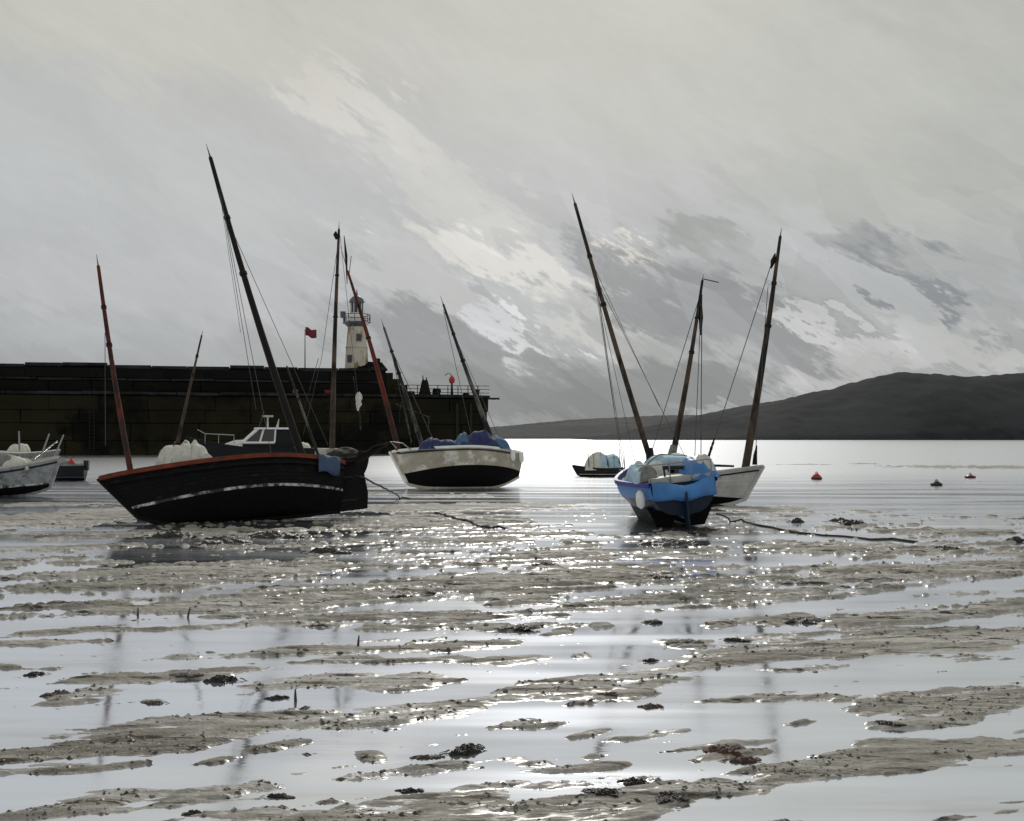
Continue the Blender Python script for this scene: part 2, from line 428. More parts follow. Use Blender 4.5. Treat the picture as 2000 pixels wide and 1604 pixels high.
def water_material():
    m = bpy.data.materials.new('shallow_water'); m.use_nodes = True
    T = NT(m.node_tree); T.n.clear()
    out = T.new('ShaderNodeOutputMaterial'); p = T.new('ShaderNodeBsdfPrincipled')
    T.l.new(p.outputs[0], out.inputs[0])
    p.inputs['Metallic'].default_value = .92
    p.inputs['IOR'].default_value = 1.33
    pos = T.new('ShaderNodeNewGeometry').outputs['Position']
    y = T.new('ShaderNodeSeparateXYZ', inp={0: pos}).outputs[1]
    sea = T.rng(y, 26, 75)                                   # sheltered pools -> open water
    mp = T.new('ShaderNodeMapping', inp={0: pos, 'Scale': (.4, 1.5, 1)}).outputs[0]
    n1 = T.new('ShaderNodeTexNoise', inp={'Vector': mp, 'Scale': 1.4, 'Detail': 4.0, 'Roughness': .6})
    ms = T.new('ShaderNodeMapping', inp={0: pos, 'Rotation': (0, 0, R(-16)), 'Scale': (.22, 2.2, 1)}).outputs[0]
    silt = T.new('ShaderNodeTexNoise', inp={'Vector': ms, 'Scale': .8, 'Detail': 6.0, 'Roughness': .6})
    silt2 = T.new('ShaderNodeTexNoise', inp={'Vector': ms, 'Scale': .35, 'Detail': 3.0, 'Roughness': .5})
    wc = T.ramp(silt.outputs[0], [(.30, (.66, .67, .68)), (.42, (.80, .83, .89)), (.58, (.85, .90, 1.0)), (.72, (.94, .94, .94))])
    T.l.new(T.mix(sea, wc, (.86, .89, .93, 1)), p.inputs['Base Color'])
    rp = T.math('MULTIPLY', T.rng(silt2.outputs[0], .38, .62, .06, .19), T.math('SUBTRACT', 1.0, sea))
    T.l.new(T.math('ADD', rp, T.math('MULTIPLY', sea, .24)), p.inputs['Roughness'])
    n2 = T.new('ShaderNodeTexNoise', inp={'Vector': mp, 'Scale': .16, 'Detail': 4.0, 'Roughness': .6})
    h = T.math('ADD', n1.outputs[0], T.math('MULTIPLY', n2.outputs[0], 3.0))
    st = T.math('ADD', T.math('MULTIPLY', sea, .30), .02)
    b = T.new('ShaderNodeBump', inp={'Strength': st, 'Distance': .12, 'Height': h})
    T.l.new(b.outputs[0], p.inputs['Normal'])
    return m


M['mud'] = mud_material()
M['water'] = water_material()

# ------------------------------------------------------------------ setting: water sheet and mud flat
w = MB()
w.add([(-6000, -60, 0), (6000, -60, 0), (6000, 9000, 0), (-6000, 9000, 0)], [(0, 1, 2, 3)])
water = tag(w.build('water', M['water']), 'still grey water of pools and sea reflecting the sky', None, None, 'structure')

# mud bars: x0, y0, x1, y1 (photo px on the ground plane), half width (px)
BARS = [
    (0, 1008, 270, 1010, 20), (60, 1050, 260, 1045, 6), (640, 996, 1130, 986, 8), (660, 1022, 1000, 1020, 14), (250, 1046, 700, 1042, 14),
    (300, 1066, 1000, 1058, 14), (0, 1075, 250, 1068, 6), (120, 1128, 700, 1106, 18), (0, 1150, 420, 1134, 12),
    (250, 1190, 800, 1166, 18), (600, 1150, 1100, 1118, 12), (890, 1155, 1060, 1140, 22), (1000, 1092, 1260, 1072, 11),
    (1200, 1085, 1470, 1070, 12), (1430, 1076, 1790, 1064, 10), (980, 1132, 1290, 1112, 17), (1000, 1186, 1360, 1160, 12),
    (1280, 1168, 1620, 1146, 13), (1590, 1132, 2050, 1100, 12), (1780, 1082, 2060, 1076, 9), (1650, 1160, 1800, 1150, 3),
    (0, 1244, 300, 1226, 8), (300, 1222, 1000, 1196, 13), (430, 1280, 900, 1252, 10), (540, 1300, 1000, 1278, 6),
    (100, 1342, 500, 1312, 11), (-60, 1262, 220, 1256, 5), (500, 1350, 720, 1322, 13), (650, 1342, 880, 1326, 12), (60, 1372, 250, 1352, 9),
    (-100, 1478, 520, 1424, 36), (-60, 1515, 300, 1494, 16), (280, 1440, 720, 1398, 26), (600, 1424, 1000, 1366, 18),
    (990, 1354, 1260, 1328, 18), (1200, 1334, 1450, 1306, 11), (1380, 1292, 1720, 1258, 24), (1650, 1270, 2080, 1232, 30),
    (1640, 1226, 2060, 1170, 10), (1620, 1384, 1760, 1372, 14), (1660, 1380, 2050, 1342, 14), (1150, 1566, 1500, 1534, 11), (1440, 1536, 1820, 1476, 12),
    (1600, 1484, 2060, 1446, 13), (940, 1600, 1350, 1560, 20), (820, 1566, 1010, 1548, 18), (120, 1592, 350, 1560, 18),
    (380, 1604, 1000, 1588, 18), (550, 1468, 660, 1452, 6), (810, 1482, 870, 1474, 7), (1130, 1440, 1210, 1424, 6),
    (1235, 1448, 1350, 1430, 4), (1340, 1470, 1520, 1452, 5), (1400, 1490, 1500, 1480, 7), (1660, 1424, 1780, 1404, 6),
    (1040, 1500, 1250, 1486, 9), (1020, 1418, 1120, 1408, 4), (1310, 1268, 1380, 1250, 13), (1160, 1226, 1210, 1224, 8), (1080, 1280, 1120, 1274, 5),
    (1000, 1240, 1110, 1228, 6), (1500, 1224, 1600, 1206, 8), (1400, 1232, 1450, 1216, 6), (1190, 1362, 1400, 1330, 8), (420, 1496, 520, 1482, 5),
    (1450, 1370, 1640, 1360, 4), (1240, 1545, 1340, 1530, 5), (1720, 912, 2100, 912, 3.2), (1500, 908, 1700, 906, 1.2), (640, 965, 760, 963, 3),
    (760, 968, 1000, 966, 5), (1390, 990, 1560, 998, 6), (1700, 1036, 1960, 1040, 5), (1850, 1012, 1990, 1010, 2), (0, 985, 210, 983, 3),
    (1000, 1050, 1190, 1044, 5), (1230, 1052, 1400, 1048, 10), (700, 1230, 1000, 1222, 5), (0, 1190, 260, 1182, 6), (0, 1302, 160, 1300, 3),
]


SCOUR = [(470, 1062, 4.4, 3.4, 1.05), (1312, 1062, 1.9, 3.0, 1.0), (900, 966, 6, 4, .5)]      # pools scoured round the keels


def mud_height(x, y):
    py = HOR + EYE * FPX / y
    wx = fbm(x * .5, y * .5, 3, 3); wy = fbm(x * .45, y * .9, 4, 9)
    fine_w = fbm(x * 1.6, y * 4.0, 4, 21, .6)
    endn = fbm(x * .8, y * 5.0, 3, 41, .6)
    gx, gy = x + wx * 1.6, y * (1 + wy * .060 + fine_w * .034)
    ridge = np.full_like(x, -1.0)
    for x0, y0, x1, y1, hw in BARS:
        a, b = G(x0, y0), G(x1, y1)
        d = (b - a).to_2d(); L = d.length; d /= L
        ym = .5 * (y0 + y1)
        hw = hw * (.85 if 1040 < ym < 1260 else 1.08 if ym > 1260 else 1)
        hwm = hw * (EYE * FPX) / (ym - HOR) ** 2
        rx, ry = gx - a.x, gy - a.y
        s = rx * d.x + ry * d.y
        c = -rx * d.y + ry * d.x
        q = np.abs(2 * s / L - 1) / 1.18 + endn * .55
        lens = np.clip(1.25 - 1.25 * np.clip(q, 0, 2) ** 1.7, -.6, 1)
        r = np.abs(c) / hwm
        ridge = np.maximum(ridge, lens - r)
    # wind- and tide-combed relief running with the bars
    ca, sa = math.cos(R(16)), math.sin(R(16))
    u, v = x * ca + y * sa, -x * sa + y * ca
    n1 = fbm(u * .45, v * 2.8, 5, 31, .55)
    n2 = fbm(u * 1.5, v * 8.0, 4, 55, .6)
    n4 = fbm(u * 3.5, v * 14.0, 3, 91, .6)
    n3 = 1 - np.abs(fbm(u * .9, v * 5.5, 4, 77, .55)) * 4
    rough = np.clip((py - 985) / 45, 0, 1) * np.clip((1250 - py) / 110, 0, 1)   # broken ground where the boats lie
    near = np.clip((py - 1200) / 150, 0, 1)
    h = np.maximum(ridge, -.62 + .13 * near * np.clip((.8 - x / y * 2) , 0, 1)) + n1 * 1.3 + n2 * 1.15 + n4 * .6 + rough * (-.04 + n1 * 2.2 + n2 * 2.4)
    for px, py_, lx, ly, k in SCOUR:
        g = G(px, py_)
        h = h - k * np.exp(-(((x - g.x) / lx) ** 2 + ((y - g.y) / ly) ** 2) ** 1.5)
    h = h + near * (.05 + n2 * .35 + n4 * .35)
    soft = np.where(h > 0, h / (1 + 1.1 * h), h)
    up = np.clip(h * 3, 0, 1)
    z = (.056 - .020 * near) * soft + up * ((.014 - .004 * near) * n3 + .030 * n2 + .016 * n4)
    z += .020 * rough * n3 * up
    far = np.clip((y - 34) / 20, 0, 1)
    z = np.where(far > 0, z * (1 - .4 * far), z)
    return np.maximum(z, -.06)


def build_mud():
    rows_px = np.concatenate([np.linspace(884, 985, 60, endpoint=False), np.linspace(985, 1260, 260, endpoint=False),
                              np.linspace(1260, 1640, 250, endpoint=False), np.linspace(1640, 2100, 40)])
    cols_px = np.linspace(-450, 2450, 1050)
    d = EYE * FPX / (rows_px - HOR)
    Yg = np.repeat(d[:, None], len(cols_px), 1)
    Xg = (cols_px[None, :] - 1000) / FPX * Yg
    Zg = mud_height(Xg, Yg)
    nr, nc = Zg.shape
    me = bpy.data.meshes.new('mud_flat')
    co = np.stack([Xg, Yg, Zg], -1).reshape(-1, 3).astype(np.float32)
    i = np.arange((nr - 1) * (nc - 1))
    r_, c_ = i // (nc - 1), i % (nc - 1)
    a = r_ * nc + c_
    q = np.stack([a, a + nc, a + nc + 1, a + 1], -1)
    # keep only faces that come near or above the water
    zf = co[:, 2][q].max(1)
    q = q[zf > -.03]
    me.vertices.add(len(co)); me.vertices.foreach_set('co', co.ravel())
    me.loops.add(q.size); me.loops.foreach_set('vertex_index', q.ravel().astype(np.int32))
    me.polygons.add(len(q))
    me.polygons.foreach_set('loop_start', (np.arange(len(q)) * 4).astype(np.int32))
    me.polygons.foreach_set('loop_total', np.full(len(q), 4, np.int32))
    me.polygons.foreach_set('use_smooth', np.ones(len(q), bool))
    me.update(calc_edges=True)
    me.materials.append(M['mud'])
    o = bpy.data.objects.new('mud_flat', me)
    col.objects.link(o)
    tag(o, 'brown grey mud bars exposed by the low tide', None, None, 'structure')


build_mud()


def ground_z(x, y):
    return max(0.0, float(mud_height(np.array([float(x)]), np.array([float(y)]))[0]))


# ------------------------------------------------------------------ headlands
def hill(name, prof, d_front, d_ridge, mat, label, seed):
    pts = sorted(prof)
    xs = np.linspace(pts[0][0], pts[-1][0], 260)
    ys = np.interp(xs, [p[0] for p in pts], [p[1] for p in pts])
    k = np.arange(-8, 9); ker = np.exp(-(k / 4.0) ** 2); ker /= ker.sum()
    ys = np.convolve(np.pad(ys, 8, mode='edge'), ker, 'valid')
    rows = []
    nR = 26
    X = (xs - 1000) / FPX * d_ridge
    hz = EYE + (HOR - ys) / FPX * d_ridge
    for j in range(nR + 10):
        t = j / nR
        d = d_front + (d_ridge - d_front) * t
        sl = math.sin(min(t, 1) * math.pi / 2) ** .9 if t <= 1 else 1 - (t - 1) * 1.3
        nz = fbm(X * .02, np.full_like(X, d * .02), 4, seed)
        nzf = fbm(X * .13, np.full_like(X, d * .1), 3, seed + 3)
        z = hz * sl * (1 + nz * .25 * (1 - .75 * min(t, 1))) + (nzf * 2.6 + np.abs(nz) * 2.0) * min(1, t * 3)
        if j == 0: z = z * 0 - 2
        rows.append(list(zip(X.tolist(), [d] * len(X), z.tolist())))
    m = MB().grid(rows)
    return tag(m.build(name, mat, None, True), label, None, None, 'structure')


M['hill_near'] = principled('dark_moorland', (.035, .038, .043), .95, spec=.05, noise=(.02, .15), bump=(.25, .3, 1.0), dirt_or_highlight=((.019, .021, .024), .012, .50, .66), coord='Object')
M['hill_far'] = principled('far_moorland', (.066, .070, .073), .95, spec=.1, noise=(.012, .2), bump=(.1, .5, 2.0), coord='Object')  # distance haze is put into the paler base colour
hill('headland', [(1120, 862), (1230, 843), (1330, 820), (1420, 800), (1500, 787), (1600, 765), (1690, 742), (1760, 732), (1830, 733), (1880, 738), (1960, 731), (2100, 727), (2300, 745), (2500, 770), (2700, 850)],
     640, 820, M['hill_near'], 'dark grey headland rising to the right across the bay', 5)
hill('far_headland', [(200, 862), (700, 848), (960, 836), (1060, 826), (1150, 819), (1300, 812), (1420, 812), (1600, 815), (1800, 850)],
     900, 1150, M['hill_far'], 'low hazy grey hill behind the pier end', 11)


# ------------------------------------------------------------------ pier
def build_pier():
    A, B = Vector((-100.0, 121.0, 0)), Vector((-3.4, 145.8, 0))
    u = (B - A); L = u.length; u.normalize()
    n = Vector((-u.y, u.x, 0))                       # away from the viewer
    rz = math.atan2(u.y, u.x)
    P = empty('harbour_wall', A, (0, 0, rz))
    tag(P, 'long black weedy granite harbour wall with ledge and parapet', 'harbour wall')
    QUAY, PAR, TH = 8.1, 12.0, 9.0

    def s_at(px):                                    # distance along the wall seen at column px
        k = (px - 1000) / FPX
        return (k * A.y - A.x) / (u.x - k * u.y)
    s_step = s_at(755)
    c = MB().box((L / 2, TH / 2 + .12, QUAY / 2 - .6), (L - .3, TH, QUAY + 1.0)).box(((s_step - .2) / 2, TH / 2 + 1.6, (QUAY + PAR) / 2 - .2), (s_step - .3, TH - 3, PAR - QUAY))
    c.build('wall_core', M['core'], P)
    # face blocks, nearest three hundred as single stones
    proto = {}
    rr = random.Random(3)
    def block(w, h, mat, seed):
        key = (w, h, mat, seed)
        if key not in proto:
            bm = bmesh.new()
            bmesh.ops.create_cube(bm, size=1)
            q = random.Random(hash(key) & 0xffff)
            for v in bm.verts:
                v.co.x *= (w - .06); v.co.z *= (h - .05); v.co.y *= .5
                if v.co.y < 0: v.co += Vector((q.uniform(-.05, .05), q.uniform(-.10, .06), q.uniform(-.05, .05)))
            bmesh.ops.bevel(bm, geom=bm.edges[:], offset=.05, segments=1, affect='EDGES')
            me = bpy.data.meshes.new('stone_block'); bm.to_mesh(me); bm.free()
            me.materials.append(mat); proto[key] = me
        return proto[key]
    def put(me, name, s, y, z):
        o = bpy.data.objects.new(name, me); o.location = (s, y, z); col.objects.link(o); o.parent = P
    s0 = s_at(-220)
    rows = [2.1, 2.3, 1.7, 1.9]
    z = -.2
    for r_, h in enumerate(rows):
        s = s0 + rr.uniform(0, 2)
        while s < L - .3:
            w = rr.choice((6.0, 8.5, 4.6, 10.0, 7.0))
            if s + w > L - .4: w = L - s
            if w > .8:
                put(block(round(w, 2), h, M['granite'], rr.randrange(3)), 'stone_block', s + w / 2, rr.uniform(-.10, .08), z + h / 2)
            s += w
        z += h
    # ledge stones
    s = s0
    while s < L - .5:
        w = rr.choice((4.5, 3.6, 5.4))
        w = min(w, L - s + .2)
        put(block(round(w, 2), .42, M['granite_cap'], rr.randrange(3)), 'coping_stone', s + w / 2, -.25 + rr.uniform(-.05, .05), QUAY + rr.uniform(-.04, .06))
        s += w
    # parapet: one course of large stones, a string course, then coping
    for z0, h, mat, nm, back in ((QUAY + .25, 1.45, M['granite_top'], 'stone_block', 1.5), (QUAY + 1.7, .35, M['granite_cap'], 'string_stone', 1.35),
                                 (QUAY + 2.05, 1.35, M['granite_top'], 'stone_block', 1.5), (QUAY + 3.4, .5, M['granite_cap'], 'coping_stone', 1.4)):
        s = s0 + rr.uniform(0, 2)
        while s < s_step - .4:
            w = rr.choice((7.0, 9.5, 5.2, 8.5)) if h > 1 else rr.choice((5.5, 4.5))
            w = min(w, s_step - s)
            if w > .8: put(block(round(w, 2), h, mat, rr.randrange(3)), nm, s + w / 2, back + rr.uniform(-.08, .08), z0 + h / 2 + rr.uniform(-.03, .03) + (rr.choice((-.12, 0, .05, .14)) if nm == 'coping_stone' else 0))
            s += w
    # steps down at the end of the parapet
    for k in range(4):
        MB().box((s_step + .6 + k * 1.0, 4.2, QUAY + (3.3 - k * .85) / 2), (1.0, 5.4, 3.3 - k * .85)).build('step', M['granite'], P)
    # railing on the lower quay end
    s1 = s_step + 1.5
    rail_h = 1.5
    k = 0
    s = s1
    while s <= L - .2:
        MB().tube([(s, .5, QUAY + .1), (s, .5, QUAY + rail_h + .1)], .06, 6).build('railing_post', M['iron'], P)
        s += 1.45
    for zz in (.55, 1.05, 1.55):
        MB().tube([(s1 - .3, .5, QUAY + zz), (L + .3, .5, QUAY + zz)], .045, 6).build('rail', M['iron'], P)
    # timber fenders on the end of the quay
    for sx in (L - .6, L - 2.6, L - 4.6):
        MB().box((sx, -.42, 3.4), (.35, .3, 7.4)).build('fender_pile', M['iron'], P)
    MB().box((L + .9, 2.0, QUAY - .2), (2.4, .5, .28)).build('davit_beam', M['iron'], P)

    def on(s, y, z): return A + u * s + n * y + Vector((0, 0, z))
    # lighthouse
    sl = s_at(692)
    base = on(sl + .9, 5.5, QUAY)
    lh = empty('lighthouse', base); tag(lh, 'cream lighthouse tower with stained left side on the harbour wall', 'lighthouse')
    H = 10.5
    MB().lathe([(2.15, 0), (2.15, .5), (1.95, .6), (1.78, 3), (1.55, 6.5), (1.32, 9.5), (1.28, H - .2)], n=28).build('tower', M['tower'], lh, True)
    for zz, rr2 in ((3.6, 1.75), (7.0, 1.53)):
        MB().lathe([(rr2 + .02, 0), (rr2 + .09, .04), (rr2 + .09, .14), (rr2 - .02, .18)], (0, 0, zz), 28).build('string_course', M['tower'], lh, True)
    MB().lathe([(1.3, -.5), (1.75, -.1), (2.0, 0), (2.0, .18), (1.2, .2)], (0, 0, H), 28).build('gallery', M['tower_trim'], lh, True)
    for k in range(12):
        a = 2 * math.pi * k / 12
        MB().tube([(1.92 * math.cos(a), 1.92 * math.sin(a), H + .15), (1.92 * math.cos(a), 1.92 * math.sin(a), H + 1.25)], .045, 5).build('gallery_post', M['iron'], lh)
    for zz in (.65, 1.25):
        MB().tube([(1.92 * math.cos(2 * math.pi * k / 24), 1.92 * math.sin(2 * math.pi * k / 24), H + zz) for k in range(25)], .05, 5).build('gallery_rail', M['iron'], lh)
    MB().lathe([(1.0, 0), (1.0, 1.2), (.95, 1.3)], (0, 0, H + .2), 16).build('lantern_base', M['white'], lh, True)
    MB().lathe([(.88, 0), (.88, 1.5)], (0, 0, H + 1.5), 10).build('lantern_glass', M['glass'], lh)
    for k in range(10):
        a = 2 * math.pi * k / 10
        MB().tube([(.91 * math.cos(a), .91 * math.sin(a), H + 1.5), (.91 * math.cos(a), .91 * math.sin(a), H + 3.0)], .05, 5).build('glazing_bar', M['white'], lh)
    MB().lathe([(1.15, 0), (1.12, .12), (.95, .5), (.6, .85), (.2, 1.05), (.12, 1.3), (.04, 1.9)], (0, 0, H + 3.0), 20).build('dome_roof', M['tower_trim'], lh, True)
    MB().tube([(-1.6, -.6, H + .2), (-1.75, -.7, H + 1.6)], .1, 6).box((-1.85, -.75, H + 1.2), (.7, .5, .9)).build('fog_signal', M['tower_trim'], lh)
    for (a, zz) in ((-70, 8.4), (-118, 5.4)):
        r0 = np.interp(zz, [0, 3, 6.5, 9.5, 11], [1.95, 1.78, 1.55, 1.32, 1.28])
        m = Matrix.Rotation(R(a + 90), 3, 'Z')
        ctr = Vector((math.cos(R(a)) * r0, math.sin(R(a)) * r0, zz))
        f = MB().box(ctr, (.75, .3, 1.05), m).build('window', M['tower_trim'], lh)
        MB().box(ctr + Vector((math.cos(R(a)), math.sin(R(a)), 0)) * .08, (.5, .2, .8), m).build('pane', M['glass'], f)
    m = Matrix.Rotation(R(-95 + 90), 3, 'Z')
    d_ = MB().box((-.15, -1.9, 3.0), (1.1, .4, 2.1), m).build('door', M['tower_trim'], lh)
    MB().tube([(.18, -2.12, 3.0), (.18, -2.2, 3.0)], .06, 6).build('handle', M['iron'], d_)
    # store hut beside the tower
    hb = on(s_at(733), 4.9, QUAY)
    hut = empty('stone_hut', hb, (0, 0, rz)); tag(hut, 'low dark stone hut to the right of the lighthouse foot', 'hut')
    MB().box((0, 0, 1.9), (3.8, 3, 3.8)).build('wall', M['granite'], hut)
    rf = MB().add([(-2.2, -1.8, 3.75), (2.2, -1.8, 3.75), (2.2, 1.8, 3.75), (-2.2, 1.8, 3.75), (-1.6, 0, 5.1), (1.5, 0, 5.0)],
                  [(0, 1, 5, 4), (2, 3, 4, 5), (0, 4, 3), (1, 2, 5), (0, 3, 2, 1)]).build('roof', M['core'], hut)
    MB().box((1.0, .4, 4.9), (.6, .6, 1.3)).build('chimney', M['granite'], rf)
    # flag
    fb = on(s_at(597), 1.7, PAR - .1)
    fl = empty('flagpole', fb); tag(fl, 'thin flagpole with small dark red flag on the harbour wall', 'flagpole')
    MB().tube([(0, 0, -.4), (0, 0, 5.3)], [.09, .05], 6).build('pole', M['iron'], fl)
    rows_ = []
    for i in range(9):
        t = i / 8
        rows_.append([(t * 1.5 + .05, .18 * math.sin(t * 7 + zz), 5.6 - zz * 1.15 - t * .45 + .12 * math.sin(t * 8)) for zz in (0, .33, .66, 1)])
    g = MB().grid(rows_)
    o = g.build('flag', M['maroon'], fl, True)
    sm = o.modifiers.new('thick', 'SOLIDIFY'); sm.thickness = .03
    # red lantern post, dark conical marker, crates
    lp = empty('lamp_post', on(s_at(885), .9, QUAY)); tag(lp, 'short iron post with round red lamp on the pier end', 'lamp post')
    MB().tube([(0, 0, 0), (0, 0, 1.9)], [.22, .12], 8).build('post', M['iron'], lp)
    MB().lathe([(.12, 0), (.36, .15), (.44, .5), (.36, .85), (.15, 1.05), (.04, 1.2)], (0, 0, 1.85), 14).build('lamp', M['redpaint'], lp, True)
    MB().tube([(0, 0, 3.0), (-.5, 0, 3.35), (-1.0, 0, 3.0)], .06, 5).build('hook', M['iron'], lp)
    cm = empty('net_stack', on(s_at(832), 1.0, QUAY)); tag(cm, 'dark pointed heap of gear with two prongs by the railing', 'gear heap')
    MB().lathe([(1.0, 0), (.85, .5), (.62, 1.3), (.52, 1.9), (.40, 2.3)], n=9).build('heap', M['net'], cm)
    MB().tube([(-.2, 0, 2.0), (-.30, 0, 3.0)], [.14, .05], 6).build('prong', M['iron'], cm)
    MB().tube([(.2, 0, 2.0), (.22, 0, 2.7)], [.16, .06], 6).build('prong', M['iron'], cm)
    # gear on the ledge
    for px, mat, lab, zz in ((577, M['orange'], 'orange plastic fish crate on the ledge left of the flagpole', 0), (640, M['maroon'], 'dull red fish crate on the ledge under the lighthouse', 0)):
        cr = empty('fish_crate', on(s_at(px), .55, QUAY + .25), (0, 0, rz + .2)); tag(cr, lab, 'crate', 'fish crates on the harbour wall')
        MB().box((0, 0, .06), (.7, .5, .1)).build('base', mat, cr)
        for a, b, sx, sy in ((0, .25, .7, .05), (0, -.25, .7, .05), (.33, 0, .05, .45), (-.33, 0, .05, .45)):
            MB().box((a, b, .28), (sx, sy, .4)).build('side', mat, cr)
    # pots and bollards along the low quay end
    for k, (px, dz, lab) in enumerate(((790, 0, 'wire lobster pot left of the pronged gear heap'), (856, 0, 'lower of two stacked lobster pots by the railing'),
                                       (857, .62, 'upper of two stacked lobster pots by the railing'), (915, 0, 'lobster pot at the outer end of the pier'))):
        lp2 = empty('lobster_pot', on(s_at(px), 1.6, QUAY + dz), (0, 0, rz + .3 * k)); tag(lp2, lab, 'lobster pot', 'lobster pots on the pier')
        MB().box((0, 0, .05), (1.1, .7, .08)).build('base', M['iron'], lp2)
        for x in (-.5, 0, .5):
            MB().tube([(x, .33 * math.cos(t), .06 + .52 * math.sin(t)) for t in [i * math.pi / 8 for i in range(9)]], .035, 5).build('hoop', M['iron'], lp2)
        MB().grid([[(x, .31 * math.cos(t), .06 + .49 * math.sin(t)) for t in [i * math.pi / 8 for i in range(9)]] for x in (-.5, 0, .5)]).build('netting', M['net'], lp2)
    for px, lab in ((775, 'squat iron bollard beside the parapet steps'), (935, 'squat iron bollard at the very end of the pier')):
        bo = empty('bollard', on(s_at(px), .9, QUAY + .1)); tag(bo, lab, 'bollard', 'bollards on the pier')
        MB().lathe([(.34, 0), (.28, .1), (.24, .55), (.36, .7), (.38, .85), (.25, .98)], n=14).build('post', M['iron'], bo, True)
        MB().lathe([(.42, -.1), (.42, .04)], n=14).build('base', M['iron'], bo)
    # ladders down the face
    for px, lab in ((180, 'iron ladder down the wall above the small boats'), (805, 'iron ladder down the low end of the wall')):
        ld = empty('iron_ladder', on(s_at(px), -.35, 0)); ld.rotation_euler = (0, 0, rz); tag(ld, lab, 'ladder')
        for sx in (-.28, .28): MB().tube([(sx, 0, .6), (sx, 0, 8.6)], .05, 5).build('rail', M['iron'], ld)
        for k in range(16): MB().tube([(-.28, 0, .9 + k * .48), (.28, 0, .9 + k * .48)], .035, 5).build('rung', M['iron'], ld)


build_pier()


